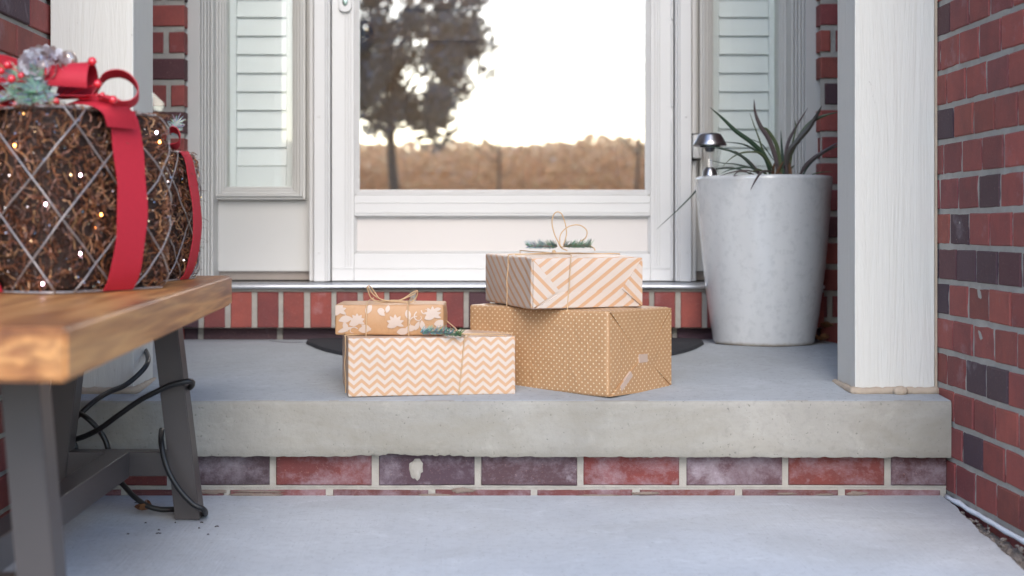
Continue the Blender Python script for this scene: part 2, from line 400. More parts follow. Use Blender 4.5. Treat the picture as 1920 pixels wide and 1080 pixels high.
# facade wall with its window opening, plus the brick under the sill
def pick_f(k, i): return vary(rng.choice(DARKS if rng.random() < 0.12 else REDS), rng)
bm = bmesh.new()
bricks(bm, (0, 3.65, 0), (1, 0, 0), (0, -1, 0), -1.05, WIN0, 0.15, CEIL, 0.190, 0.0535, 0.013, 0.0148, 0.949, rng, uph=X(302, 3.65)+0.0, pick=pick_f)
bricks(bm, (0, 3.65, 0), (1, 0, 0), (0, -1, 0), WIN1, 1.16, 0.15, CEIL, 0.190, 0.0535, 0.013, 0.0148, 0.953, rng, uph=X(1550, 3.65), pick=pick_f)
bricks(bm, (0, 3.655, 0), (1, 0, 0), (0, -1, 0), WIN0, WIN1, 0.15, 0.2505, 0.190, 0.055, 0.013, 0.012, 0.2505-0.061, rng, uph=X(524, 3.65), pick=lambda k, i: vary(rng.choice(DARKS+REDS[:1]), rng))
obj('wall', bm, [M['brick'], M['mortar']], house)
bm = bmesh.new()
s_ = 49.7*3.61/F
bricks(bm, (0, 3.61, 0), (1, 0, 0), (0, -1, 0), WIN0+0.001, WIN1-0.001, 0.2535, 0.3435, s_-0.0135, 0.093, 0.0135, 0.02, 0.2415, rng, bond=0.0, uph=X(427, 3.61), pick=pick_f, depth=0.08)
box(bm, WIN0+0.001, WIN1-0.001, 3.62, 3.69, 0.2515, 0.345, 1)
obj('brick_sill', bm, [M['brick'], M['mortar']], house)
# threshold
bm = bmesh.new()
box(bm, WIN0+.002, WIN1-.002, 3.612, 3.70, 0.3452, 0.3535, 0)
obj('mortar_strip', bm, M['mortar'], house)
bm = bmesh.new()
prof = [(3.598, 0.3535), (3.597, 0.3575), (3.599, 0.361), (3.604, 0.3622), (3.66, 0.3622), (3.662, 0.3645), (3.70, 0.3645), (3.702, 0.3622), (3.93, 0.3622), (3.93, 0.3535)]
r0 = [bm.verts.new((WIN0+.003, y, z)) for y, z in prof]; r1 = [bm.verts.new((WIN1-.003, y, z)) for y, z in prof]
for k in range(len(prof)): bm.faces.new((r0[k], r0[(k+1) % len(prof)], r1[(k+1) % len(prof)], r1[k]))
bm.faces.new(r0); bm.faces.new(r1[::-1])
obj('threshold', bm, M['alu'], house, smooth=35)
# backing so no light leaks in
bm = bmesh.new(); box(bm, WIN0-0.2, WIN1+0.2, 4.08, 4.12, 0.1, CEIL); obj('light_leak_backing', bm, M['dark'], house)
# casing
TOPZ = 2.40
def casing(sgn, name='casing'):
    bm = bmesh.new()
    def b(pa, pb, ya, yb, z0=0.3655, z1=TOPZ, Yp=3.70, bev=0.0015):
        a, c = (X(pa, Yp), X(pb, Yp)) if sgn < 0 else (X(1885-pb, Yp), X(1885-pa, Yp))
        box(bm, a, c, ya, yb, z0, z1, 0, bev)
    b(343, 375, 3.700, 4.08)            # flat outer board
    b(375.4, 379, 3.712, 4.08); b(379.4, 384, 3.722, 4.08); b(384.4, 388, 3.735, 4.08); b(388.4, 393, 3.75, 4.08)
    return obj(name, bm, M['trim'], house)
casing(-1); casing(1)
bm = bmesh.new(); box(bm, WIN0, WIN1, 3.70, 4.08, TOPZ+.001, TOPZ+0.12, 0, 0.002); obj('casing', bm, M['trim'], house)
# sidelights
YS = 3.80
def sidelight(sgn):
    def xs(pa, pb, Yp): return (X(pa, Yp), X(pb, Yp)) if sgn < 0 else (X(1885-pb, Yp), X(1885-pa, Yp))
    bm = bmesh.new()
    def b(pa, pb, z0, z1, ya, yb=3.96, Yp=None, bev=0.0015):
        a, c = xs(pa, pb, Yp or ya); box(bm, a, c, ya, yb, z0, z1, 0, bev)
    b(389, 582, 0.39, Z(374, 3.83), 3.83)                            # lower panel
    b(389, 404, Z(374, 3.83)+.0005, TOPZ, 3.83); b(569, 582, Z(374, 3.83)+.0005, TOPZ, 3.83)
    zb = Z(350, 3.86)
    # stepped moulding round the glass
    for (o, yy, oi) in ((398, 3.805, 404), (404.3, 3.797, 409), (409.3, 3.812, 415), (415.3, 3.825, 420), (420.3, 3.84, 424)):
        j = (o - 398); ji = (oi - 398)
        z0 = Z(374 - j*0.92, yy); z1 = Z(374 - ji*0.92, yy)
        mo, mi_ = 573 - j*0.97, 573 - ji*0.97
        b(o, oi, z0, TOPZ, yy); b(mi_, mo, z0, TOPZ, yy); b(oi+.3, mi_-.3, z0, z1, yy)
    root = obj('sidelight', bm, M['trim'], house)
    root['label'] = 'narrow window with white louvred shutter left of the door' if sgn < 0 else 'narrow window with white louvred shutter behind the tall planter'
    bm = bmesh.new(); a, c = xs(422, 550, 3.86); box(bm, a, c, 3.862, 3.866, zb-0.004, TOPZ); obj('glass', bm, M['sglass'], root)
    bm = bmesh.new(); Yh = 3.90
    a, c = xs(418, 443, Yh); box(bm, a, c, Yh, Yh+.025, zb-.02, TOPZ, 0, .002)
    a, c = xs(537, 556, Yh); box(bm, a, c, Yh, Yh+.025, zb-.02, TOPZ, 0, .002)
    a, c = xs(443.2, 536.8, Yh); zr = Z(312, Yh); box(bm, a, c, Yh, Yh+.025, zb-.02, zr, 0, .002)
    sh = obj('shutter', bm, M['shutter'], root)
    bm = bmesh.new(); p = 34.9*Yh/F; z = zr + 0.002; a, c = xs(443.6, 536.4, Yh)
    while z < TOPZ - 0.02:
        # tilted closed louvre, bottom edge forward
        vs = [bm.verts.new((xx, yy, zz)) for xx in (a, c) for yy, zz in ((Yh+.001, z), (Yh+.006, z-.001), (Yh+.0165, z+p-.001), (Yh+.0125, z+p+.0012))]
        for f in ((0,1,2,3), (7,6,5,4), (0,3,7,4), (1,5,6,2), (0,4,5,1), (3,2,6,7)): bm.faces.new([vs[q] for q in f])
        z += p
    obj('louvres', bm, M['shutter'], sh)
    bm = bmesh.new(); a, c = xs(389, 582, 3.845); box(bm, a, c, 3.845, 3.96, .3665, .3895); obj('sill', bm, M['sillw'], root)
sidelight(-1); sidelight(1)
# storm door frame (jambs)
for sgn in (-1, 1):
    bm = bmesh.new()
    def jb(pa, pb, ya, yb):
        Yp = ya; a, c = (X(pa, Yp), X(pb, Yp)) if sgn < 0 else (X(1885-pb, Yp), X(1885-pa, Yp))
        box(bm, a, c, ya, yb, 0.3655, TOPZ, 0, 0.002)
    jb(580, 588, 3.775, 3.96); jb(588.3, 610, 3.745, 3.96); jb(610.3, 614, 3.752, 3.96); jb(614.3, 618.5, 3.765, 3.90)
    for zz in (0.44, 0.80, 1.2, 1.7):
        xx = X(598 if sgn < 0 else 1287, 3.745); sphere(bm, (xx, 3.7445, zz), 0.0035, 8, 6, 0, (1, .4, 1))
    obj('door_jamb', bm, M['door'], house)
# storm door
YD = 3.79
bm = bmesh.new()
def bd(pa, pb, pya, pyb, ya, yb, Yp=None, bev=.0015, z1=None):
    Yp = Yp or ya; box(bm, X(pa, Yp), X(pb, Yp), ya, yb, Z(pyb, Yp), z1 if z1 else Z(pya, Yp), 0, bev)
zt = TOPZ - 0.012
bd(622, 664, 0, 526.5, YD, YD+.04, z1=zt); bd(1220, 1262.5, 0, 526.5, YD, YD+.04, z1=zt)       # stiles
bd(664.2, 1219.8, 475, 526.5, YD, YD+.04)                                                       # bottom rail
bd(664.2, 1219.8, 366, 405, YD, YD+.04)                                                         # mid rail
box(bm, X(664.2, YD), X(1219.8, YD), YD, YD+.04, zt-.09, zt, 0, .0015)
for (o, yy) in ((0, YD+.004), (3.4, YD+.009), (6.8, YD+.015)):                                  # glazing bead
    bd(664.4+o, 667.4+o, 0, 362.5-o*.0+3, yy, YD+.04, z1=zt-.09); bd(1216.4-o, 1219.4-o, 0, 365.5, yy, YD+.04, z1=zt-.09)
    bd(667.6+o, 1216.2-o, 362.6-o, 365.6-o, yy, YD+.04)
for (a, b_) in ((646, 648), (651, 653), (656, 658), (1226, 1228), (1231, 1233), (1236, 1238)):  # fluting on the stiles
    bd(a, b_, 0, 500, YD-.0022, YD+.001, z1=zt)
bd(622, 1262.5, 503, 504.5, YD-.0015, YD+.001)
bd(666, 1218, 379, 381, YD-.002, YD+.001); bd(666, 1218, 398, 400, YD-.0025, YD+.001)
for (o, yy) in ((0, YD+.006), (2.5, YD+.012)):                                                  # panel bead
    bd(664.4+o, 666.7+o, 405.3+o, 474.7-o, yy, YD+.04); bd(1217.3-o, 1219.6-o, 405.3+o, 474.7-o, yy, YD+.04)
    bd(666.9+o, 1217.1-o, 405.3+o, 407.5+o, yy, YD+.04); bd(666.9+o, 1217.1-o, 472.5-o, 474.7-o, yy, YD+.04)
sd_ = obj('storm_door', bm, M['door'], house)
sd_['label'] = 'white metal storm door with large reflecting glass pane'
bm = bmesh.new(); box(bm, X(668, YD), X(1216, YD), YD+.018, YD+.03, Z(471, YD), Z(408, YD)); obj('lower_panel', bm, M['panelw'], sd_)
bm = bmesh.new(); box(bm, X(672, YD), X(1211, YD), YD+.0201, YD+.0241, Z(361, YD), zt-.085); obj('glass', bm, M['glass'], sd_)
bm = bmesh.new()                                                                                # sweep under the door
box(bm, X(624, YD), X(1261, YD), YD+.012, YD+.02, 0.3655, 0.371); obj('door_sweep', bm, M['black'], sd_)
bm = bmesh.new()
for za, zb in ((Z(700, YD), 0.50), (0.512, 0.795), (0.83, 1.05), (1.062, 1.6), (1.61, zt)):
    box(bm, X(1259, 3.78), X(1262.5, 3.78), 3.782, 3.7895, max(za, .372), zb, 0, .0008)
obj('hinge_rail', bm, M['door'], sd_)
bm = bmesh.new()
lx = X(647.5, YD); zl = Z(23, YD); wz = 0.0165
pr = [(wz*math.cos(a)*1.0, wz*math.sin(a)*.85) for a in [math.pi + math.pi*k/10 for k in range(11)]]
out = [(x, zl + wz*.85 + z) for x, z in pr] + [(wz, zl + .14), (-wz, zl + .14)]
f0 = [bm.verts.new((lx+x, YD-.011, z)) for x, z in out]; f1 = [bm.verts.new((lx+x*1.08, YD-.0001, z-.001)) for x, z in out]
bm.faces.new(f0)
for k in range(len(out)): bm.faces.new((f0[k], f0[(k+1) % len(out)], f1[(k+1) % len(out)], f1[k]))
lk = obj('lock_plate', bm, M['door'], sd_)
bm = bmesh.new(); sphere(bm, (lx, YD-.011, zl+.026), .0075, 14, 8, 0, (1, .35, 1.5)); obj('keyhole', bm, simple('greenish_metal', (0.25, 0.33, 0.30), .3, .8), lk)
# inner wooden door
YI = 3.93
bm = bmesh.new()
box(bm, X(640, YI), X(1250, YI), YI, YI+.04, .37, TOPZ)
def panel(pa, pb, pia, pib, z0, z1, zi0, zi1):
    for (o, dy) in ((0, .012), (.012, .004)):
        x0, x1 = X(pa, YI)+o, X(pb, YI)-o
        t_ = .009
        box(bm, x0, x0+t_, YI-dy, YI+.001, z0+o, z1-o, 0, .002); box(bm, x1-t_, x1, YI-dy, YI+.001, z0+o, z1-o, 0, .002)
        box(bm, x0+t_+.0003, x1-t_-.0003, YI-dy, YI+.001, z0+o, z0+o+t_, 0, .002); box(bm, x0+t_+.0003, x1-t_-.0003, YI-dy, YI+.001, z1-o-t_, z1-o, 0, .002)
    box(bm, X(pia, YI), X(pib, YI), YI-.009, YI+.001, zi0, zi1, 0, .006)
for (a, b_, c_, d_) in ((728, 902, 760, 866), (980, 1165, 1012, 1128)):
    panel(a, b_, c_, d_, Z(357, YI), Z(357, YI)+.42, Z(326, YI), Z(357, YI)+.375)
    panel(a, b_, c_, d_, Z(357, YI)+.50, Z(357, YI)+1.35, Z(326, YI)+.50, Z(357, YI)+1.30)
wd = obj('wooden_door', bm, M['wdoor'], house); wd['label'] = 'tan panelled wooden door behind the storm door glass'
bm = bmesh.new(); sphere(bm, P(687, 60, 3.875), .025, 20, 14); tube(bm, [P(687, 60, 3.88), P(687, 60, 3.93)], .010, 10); obj('knob', bm, M['brass'], wd, smooth=True)
# ceiling, out of view; added and kept short for the light
bm = bmesh.new(); box(bm, -1.3, 1.4, 2.95, 4.12, CEIL+.001, CEIL+.25); obj('porch_ceiling', bm, M['ceil'], house)
# pillars
def pillar(x0, x1, y0, y1, zb, seed, lab):
    bm = bmesh.new(); nz = 60
    rnd = random.Random(seed)
    t_ = .016
    # two boards per corner: front boards overlap the side boards
    box(bm, x0, x1, y0, y0+.019, zb+.004, CEIL, 0, .0018)
    box(bm, x0+.0015, x0+.0175, y0+.0192, y1, zb+.004, CEIL, 0, .0018); box(bm, x1-.0175, x1-.0015, y0+.0192, y1, zb+.004, CEIL, 0, .0018)
    box(bm, x0+.0178, x1-.0178, y1-.02, y1-.002, zb+.004, CEIL, 0, .0018)
    p = obj('pillar', bm, M['pillar'], house); p['label'] = lab
    bm = bmesh.new()
    n = 26
    pts = [(x0-.003, y1)] + [(x0-.003 + 0*k, y1 + (y0-.003-y1)*k/n) for k in range(1, n+1)] + [(x0-.003 + (x1-x0+.006)*k/n, y0-.003) for k in range(1, n+1)] + [(x1+.003, y0-.003 + (y1-y0)*k/n) for k in range(1, n+1)]
    tube(bm, [(x, y, zb + .003 + rnd.uniform(-.001, .0015)) for x, y in pts], .0080, 8, 0, lambda t: 1 + .12*noise.noise(Vector((t*19, seed, 0))))
    if seed == 2: sphere(bm, P(1688, 733, y0-.012), .011, 10, 8, 0, (1.4, .8, .9))
    obj('caulk', bm, M['caulk'], p, smooth=True)
def pz(y):      # height of the porch floor
    a, b, c = (2.667, .183), (3.38, .2262), (3.67, .2195)
    if y < b[0]: return a[1] + (y-a[0])*(b[1]-a[1])/(b[0]-a[0])
    return b[1] + (y-b[0])*(c[1]-b[1])/(c[0]-b[0])
pillar(X(1603, 2.75), XR-.005, 2.75, 2.885, pz(2.75)+.001, 2, 'white painted wooden pillar at the right brick wall')
pillar(XL+.004, X(250, 2.75), 2.75, 2.93, pz(2.75)+.001, 3, 'white painted wooden pillar behind the bench')
bm = bmesh.new(); box(bm, XR-.0049, XR-.0005, 2.748, 2.765, pz(2.75), CEIL); obj('caulk', bm, M['caulk'], house)

# ------------------------------------------------------------------ porch step
porch = None
bm = bmesh.new()
YB = 2.695
nx = 420; x0s, x1s = XL-.22, XR-.001
prof = []
def zbot(x): return .0795 + (.0075 if 0 else 0) - .0035*(x-x0s)/(x1s-x0s)
rows = []
for i in range(nx+1):
    x = x0s + (x1s-x0s)*i/nx; px = VX + x*F/2.667
    nb = .0016*noise.noise(Vector((x*30, 0, 0))) + .0010*noise.noise(Vector((x*110, 3, 0)))
    brk = 0
    if 655 < px < 880: brk = .0075*max(0, noise.noise(Vector((x*26, 9, 1)))*.6 + .45 + .5*noise.noise(Vector((x*120, 9, 1)))) * min(1, (px-655)/25, (880-px)/60)
    zb = zbot(x) + nb + brk + (.0035 * max(0, noise.noise(Vector((x*60, 5, 5)))))
    w_ = .0022*noise.noise(Vector((x*5, 1, 0)))
    pr = [(3.68, pz(3.67)), (3.52, pz(3.52)), (3.38, pz(3.38)), (3.2, pz(3.2)), (3.0, pz(3.0)), (2.85, pz(2.85)), (2.75, pz(2.75)), (2.70, pz(2.70))]
    e = .007 + .0035*noise.noise(Vector((x*9, 2, 2)))
    pr += [(2.667+w_+e*1.1, .1835), (2.667+w_+e*.5, .1835-e*.12), (2.667+w_+e*.15, .1835-e*.45), (2.667+w_, .1835-e)]
    for q in (.16, .14, .12, .10): pr.append((2.667 + w_ + .0018*noise.noise(Vector((x*14, 0, q*14))), q))
    pr += [(2.667+w_+.001, zb+.003), (2.670+w_, zb), (2.76, zb+.001)]
    rows.append([bm.verts.new((x, y, z)) for y, z in pr])
for a, b in zip(rows, rows[1:]):
    for k in range(len(a)-1): bm.faces.new((a[k], b[k], b[k+1], a[k+1]))
bm.normal_update()
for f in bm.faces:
    if f.calc_center_median().y > 2.672 and f.calc_center_median().z > .15: f.material_index = 1  # upper faces take a bluish tone painted for the sky light
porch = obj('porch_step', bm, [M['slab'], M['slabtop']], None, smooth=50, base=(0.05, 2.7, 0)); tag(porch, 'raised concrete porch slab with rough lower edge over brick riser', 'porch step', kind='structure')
bm = bmesh.new(); box(bm, XR-.0008, XR+.23, 2.83, 3.68, .0, .2); box(bm, XL-.22, XL, 2.83, 3.68, .0, .17)
obj('slab_side', bm, M['slab'], porch)
rng = random.Random(11)
bm = bmesh.new()
RC = [(.06, .038, .050), (.145, .032, .028), (.055, .032, .046), (.07, .035, .045), (.165, .030, .026), (.11, .05, .06), (.165, .032, .024), (.085, .03, .032), (.145, .032, .028), (.15, .028, .024)]
pit = 192.3*YB/F
bricks(bm, (0, YB, 0), (1, 0, 0), (0, -1, 0), XL, XR, Z(915, YB)+.0001, .090, pit-.0125, .060, .0125, .010, Z(915, YB)+.0, rng, bond=0, uph=X(512, YB), pick=lambda k, i: vary(RC[(i+1) % len(RC)], rng, .1), mort_d=.004)
bricks(bm, (0, YB+.002, 0), (1, 0, 0), (0, -1, 0), XL, XR, -.03, Z(915, YB), pit-.0125, .060, .0125, .0085, Z(915, YB)-.0685, rng, bond=0, uph=X(425, YB), pick=lambda k, i: vary((.14, .04, .035), rng, .3), mort_d=.0035)
obj('brick_riser', bm, [M['riser'], M['mortar']], porch)
# smears of mortar left on the riser
bm = bmesh.new()
def blob(bm, c, rx, rz, d, seed, n=22):
    ce = bm.verts.new((c[0], c[1]-d, c[2])); r1 = []; r2 = []
    for k in range(n):
        a = 2*math.pi*k/n; q = 1 + .35*noise.noise(Vector((math.cos(a)*1.6, math.sin(a)*1.6, seed))) + .3*noise.noise(Vector((math.cos(a)*9, math.sin(a)*9, seed)))
        r1.append(bm.verts.new((c[0]+rx*.7*q*math.cos(a), c[1]-d*.85, c[2]+rz*.7*q*math.sin(a)))); r2.append(bm.verts.new((c[0]+rx*q*math.cos(a), c[1]+.0008, c[2]+rz*q*math.sin(a))))
    for k in range(n):
        bm.faces.new((ce, r1[k], r1[(k+1) % n])); bm.faces.new((r1[k], r2[k], r2[(k+1) % n], r1[(k+1) % n]))
p = P(780, 880, YB-.001); blob(bm, p, .0145, .019, .003, 3.3); obj('mortar_splash', bm, M['mortar'], porch, smooth=True); bm = bmesh.new()
rs = random.Random(8)
for k in range(14):
    x = rs.uniform(XL+.3, XR-.1); blob(bm, Vector((x, YB+.0007, Z(rs.uniform(918, 934), YB))), rs.uniform(.012, .05), rs.uniform(.0015, .0045), .0012, k*1.7, 60)
obj('mortar_smears', bm, mat_mortar('old_mortar', (.22, .17, .14)), porch, smooth=True)

# ------------------------------------------------------------------ walkway, soil gap, lawn
bm = bmesh.new()
def xe(y): return min(.9125, .9095 - (2.70-y)*.128 - (.006*noise.noise(Vector((y*9, 0, 0))) + .003*noise.noise(Vector((y*45, 0, 0))) if y < 2.66 else 0))
ys = [2.70 - k*.012 for k in range(0, 160)] + [.7, 0, -1.5, -3]
prev = None
for y in ys:
    e = xe(y) if y > .75 else .66
    row = [bm.verts.new(v) for v in ((XL-.0, y, -.0), (-.3, y, 0), (.2, y, 0), (e-.006, y, 0), (e-.001, y, -.003), (e+.001*noise.noise(Vector((y*70, 1, 1))), y, -.012), (e-.004, y, -.09))]
    if prev:
        for k in range(6): bm.faces.new((prev[k], prev[k+1], row[k+1], row[k]))
    prev = row
wk = obj('walkway', bm, M['walk'], smooth=40, base=(0, 1.5, 0)); tag(wk, 'pale broomed concrete walkway below the porch step', 'walkway', kind='structure')
bm = bmesh.new()
g = []; 
for i in range(46):
    x = .58 + .34*i/45; g.append([bm.verts.new((x, .6 + 2.1*j/150, -.022 + .008*noise.noise(Vector((x*30, j*.4, 0))) + .006*noise.noise(Vector((x*90, j*1.3, 0))))) for j in range(151)])
for i in range(45):
    for j in range(150): bm.faces.new((g[i][j], g[i+1][j], g[i+1][j+1], g[i][j+1]))
gp = obj('soil_strip', bm, M['grit'], base=(.85, 2, 0)); tag(gp, 'strip of dirt and rubble between walkway edge and right brick wall', 'soil', kind='structure')
bm = bmesh.new(); rs = random.Random(3)
for k in range(150):
    y = rs.uniform(1.6, 2.66); a = xe(y)+.004; b_ = XR-.008
    if b_ <= a: continue
    sphere(bm, (rs.uniform(a, b_), y, -.016+rs.uniform(0, .006)), rs.uniform(.0015, .0055), 6, 5, 0, (1, rs.uniform(.6, 1.5), .7))
for v in bm.verts: v.co += Vector((noise.noise(v.co*200), noise.noise(v.co*210), noise.noise(v.co*220)))*.0018
gr = obj('rubble', bm, M['grit'], base=(.88, 2.2, -.02)); tag(gr, 'crumbs of stone and mortar in the gap beside the right brick wall', 'rubble', kind='stuff')
bm = bmesh.new()
tube(bm, [(XR-.004+.0015*noise.noise(Vector((y*20, 0, 0))), y, .000+.003*noise.noise(Vector((y*14, 5, 0)))-(2.69-y)*.006) for y in [2.685-.02*k for k in range(60)]], .0048, 8, 0, lambda t: 1+.35*noise.noise(Vector((t*30, 0, 9))))
ck = obj('caulk_bead', bm, M['white'], house, smooth=True); ck['label'] = 'white caulk bead along the foot of the right brick wall'
bm = bmesh.new()
for (x0, x1, y0, y1) in ((-400, 400, -400, 2.69),): 
    vs = [bm.verts.new(v) for v in ((x0, y0, -.10), (x1, y0, -.10), (x1, y1, -.10), (x0, y1, -.10))]; bm.faces.new(vs)
    vs = [bm.verts.new(v) for v in ((x0, y1, -.10), (x1, y1, -.10), (x1, 400, -.10), (x0, 400, -.10))]; bm.faces.new(vs)
lw = obj('lawn', bm, M['lawn']); tag(lw, 'dormant brown lawn around the house', 'lawn', kind='structure')
bm = bmesh.new(); vs = [bm.verts.new(v) for v in ((-200, -30, -.092), (200, -30, -.092), (200, -22, -.092), (-200, -22, -.092))]; bm.faces.new(vs)
st = obj('road', bm, M['asphalt']); tag(st, 'asphalt street beyond the front lawn', 'road', kind='structure')
#@OBJECTS
# ------------------------------------------------------------------ gift boxes
def gift_body(name, corner, ang, wx, dy, hz, r, mats, parent, bulge=.004, seed=0, nseg=26, rough=.0012, tilt=0.0):
    """box whose nearest bottom corner is `corner`; u runs right, v runs away"""
    u = Vector((math.cos(ang), math.sin(ang), 0)); v = Vector((-math.sin(ang), math.cos(ang), 0))
    ctr = corner + u*wx/2 + v*dy/2 + Vector((0, 0, hz/2)); h = (wx/2, dy/2, hz/2)
    bm = bmesh.new(); uvl = bm.loops.layers.uv.new('UVMap')
    def prm(L):
        e = [-L, -L+r*.35, -L+r*.7, -L+r]; m = [(-L+r) + (2*L-2*r)*k/nseg for k in range(1, nseg)]
        return e + m + [L-r, L-r*.7, L-r*.35, L]
    def rnd(q):
        inn = Vector([max(-(h[i]-r), min(h[i]-r, q[i])) for i in range(3)]); d = q - inn
        if d.length > 1e-9: p = inn + d.normalized()*r
        else: p = q.copy()
        nn = [p[i]/h[i] for i in range(3)]
        for i in range(3):
            j, k = (i+1) % 3, (i+2) % 3
            if i == 2 and p.z < 0: continue
            a = max(0, 1 - nn[j]**2) * max(0, 1 - nn[k]**2)
            p[i] += (1 if q[i] > 0 else -1) * bulge * a * abs(nn[i])**6 * (.4 if i == 2 else 1)
        p += Vector([noise.noise(Vector((q.x*16, q.y*16, q.z*16 + seed + 7*i))) for i in range(3)]) * rough
        return p
    for ax in range(3):
        for sg in (-1, 1):
            a, b = [(1, 2), (0, 2), (0, 1)][ax]
            A, B = prm(h[a]), prm(h[b]); g = []
            for x in A:
                row = []
                for y in B:
                    q = Vector((0, 0, 0)); q[ax] = sg*h[ax]; q[a] = x; q[b] = y
                    row.append((bm.verts.new(rnd(q)), (x, y)))
                g.append(row)
            for i in range(len(A)-1):
                for j in range(len(B)-1):
                    c4 = [g[i][j], g[i+1][j], g[i+1][j+1], g[i][j+1]]
                    f = bm.faces.new([c[0] for c in c4])
                    for l, c in zip(f.loops, c4): l[uvl].uv = (c[1][0] + (.31 if ax == 0 else 0), c[1][1])
                    f.material_index = 0
    bmesh.ops.remove_doubles(bm, verts=bm.verts, dist=1e-5)
    Mx = Matrix.Translation(ctr) @ Matrix((u, v, Vector((0, 0, 1)))).transposed().to_4x4() @ Matrix.Rotation(tilt, 4, 'X')
    bmesh.ops.transform(bm, matrix=Mx, verts=bm.verts)
    o = obj(name, bm, mats, parent, smooth=True)
    return Mx, h
def flap(bm, Mx, h, side, pts, d, mi=0, uvrot=0.0, uvl=None):
    """a folded paper flap lying on the front (side='f') or right (side='r') face; pts in face metres"""
    uvl = uvl or bm.loops.layers.uv.verify(); n = len(pts); V0 = []; V1 = []
    for (a, b) in pts:
        lo = lambda dd: Mx @ (Vector((a, -h[1]-dd, b)) if side == 'f' else (Vector((h[0]+dd, a, b)) if side == 'r' else Vector((a, b, h[2]+dd))))
        V0.append(bm.verts.new(lo(d))); V1.append(bm.verts.new(lo(-.002)))
    f = bm.faces.new(V0); f.material_index = mi
    fs = [f] + [bm.faces.new((V0[k], V0[(k+1) % n], V1[(k+1) % n], V1[k])) for k in range(n)]
    for ff in fs:
        ff.material_index = mi
        for l in ff.loops:
            i = (V0.index(l.vert) if l.vert in V0 else V1.index(l.vert)); a, b = pts[i]
            l[uvl].uv = (a*math.cos(uvrot) - b*math.sin(uvrot), a*math.sin(uvrot) + b*math.cos(uvrot))
def twine(bm, pts, r=.0011, n=6, k=8): tube(bm, smoothpts(pts, k), r, n)
def loop_on(Mx, h, x, lean=0.0, e=.0012, rr=.006):
    """twine passing round the box at local x"""
    y, z = h[1]+e, h[2]+e; pts = []
    for (a, b) in ((-y, -z), (-y, -z*.5), (-y-.0015, 0), (-y, z*.5), (-y, z-rr), (-y+rr, z), (-y*.5, z), (0, z+.0006), (y*.5, z), (y-rr, z), (y, z-rr), (y, 0), (y, -z)):
        pts.append(Mx @ Vector((x + lean*(b/z), a, b)))
    return pts
def loop_side(Mx, h, y, lean=0.0, e=.0012, rr=.006):
    x, z = h[0]+e, h[2]+e; pts = []
    for (a, b) in ((-x, -z), (-x, -z*.5), (-x-.0015, 0), (-x, z*.5), (-x, z-rr), (-x+rr, z), (-x*.5, z), (0, z+.0006), (x*.5, z), (x-rr, z), (x, z-rr), (x, 0), (x, -z)):
        pts.append(Mx @ Vector((a, y + lean*(b/z), b)))
    return pts
def sprig(name, c, L, ang, parent, seed, col=(.16, .27, .25), tip=(.10, .20, .09), nl=.012, dip=0.0, lab=None):
    rs = random.Random(seed); bm = bmesh.new(); cl = bm.loops.layers.float_color.new('Col')
    ax = Vector((math.cos(ang), math.sin(ang)*.5, dip)).normalized()
    start = len(bm.faces)
    tube(bm, [c - ax*L/2, c + ax*L*.1 + Vector((0, 0, .001)), c + ax*L/2], .0014, 5)
    for f in bm.faces:
        for l in f.loops: l[cl] = (.16, .10, .06, 1)
    for k in range(int(230*L/.05)):
        t = rs.random(); p = c + ax*(L*(t-.5)); a = rs.uniform(0, 2*math.pi)
        s = ax.orthogonal().normalized(); q = ax.cross(s)
        d = (s*math.cos(a) + q*math.sin(a) + ax*rs.uniform(.2, .9)).normalized()
        if d.z < -.35: d.z *= .35
        ln = nl*1.35*rs.uniform(.6, 1.1); sd = d.cross(Vector((.3, 1, .2))).normalized()*.0008
        m = t; cc = tuple(min(1, (col[i]*(1-m)+tip[i]*m)*rs.uniform(.6, 1.3)) for i in range(3))
        e = p + d*ln; n2 = d.cross(sd).normalized()*.0003
        vs = [bm.verts.new(x) for x in (p-sd, p+sd, e+sd*.3, e-sd*.3, p+n2)]
        for f in (bm.faces.new(vs[:4]), bm.faces.new((vs[0], vs[4], vs[3])), bm.faces.new((vs[1], vs[2], vs[4]))):
            for l in f.loops: l[cl] = (*cc, 1)
    o = obj(name, bm, M['needles'], parent, normals=False)
    if lab: o['label'] = lab
    return o

# --- dotted box, at the bottom right
cD = Vector((X(1140, 2.69), 2.69, pz(2.69)+.002)); aD = R(48)
gD = thing('gift_box', (cD.x, cD.y+.1, cD.z), 'large kraft gift box with small pale dots, at the bottom of the right stack', 'gift box', 'wrapped gifts stacked on the porch step')
MD, hD = gift_body('wrapping_paper', cD, aD, .212, .352, .163, .006, [M['dots']], gD, .004, 1, rough=.0016)
bm = bmesh.new(); uvl = bm.loops.layers.uv.new('UVMap'); w_, h_ = hD[1]-.004, hD[2]-.002
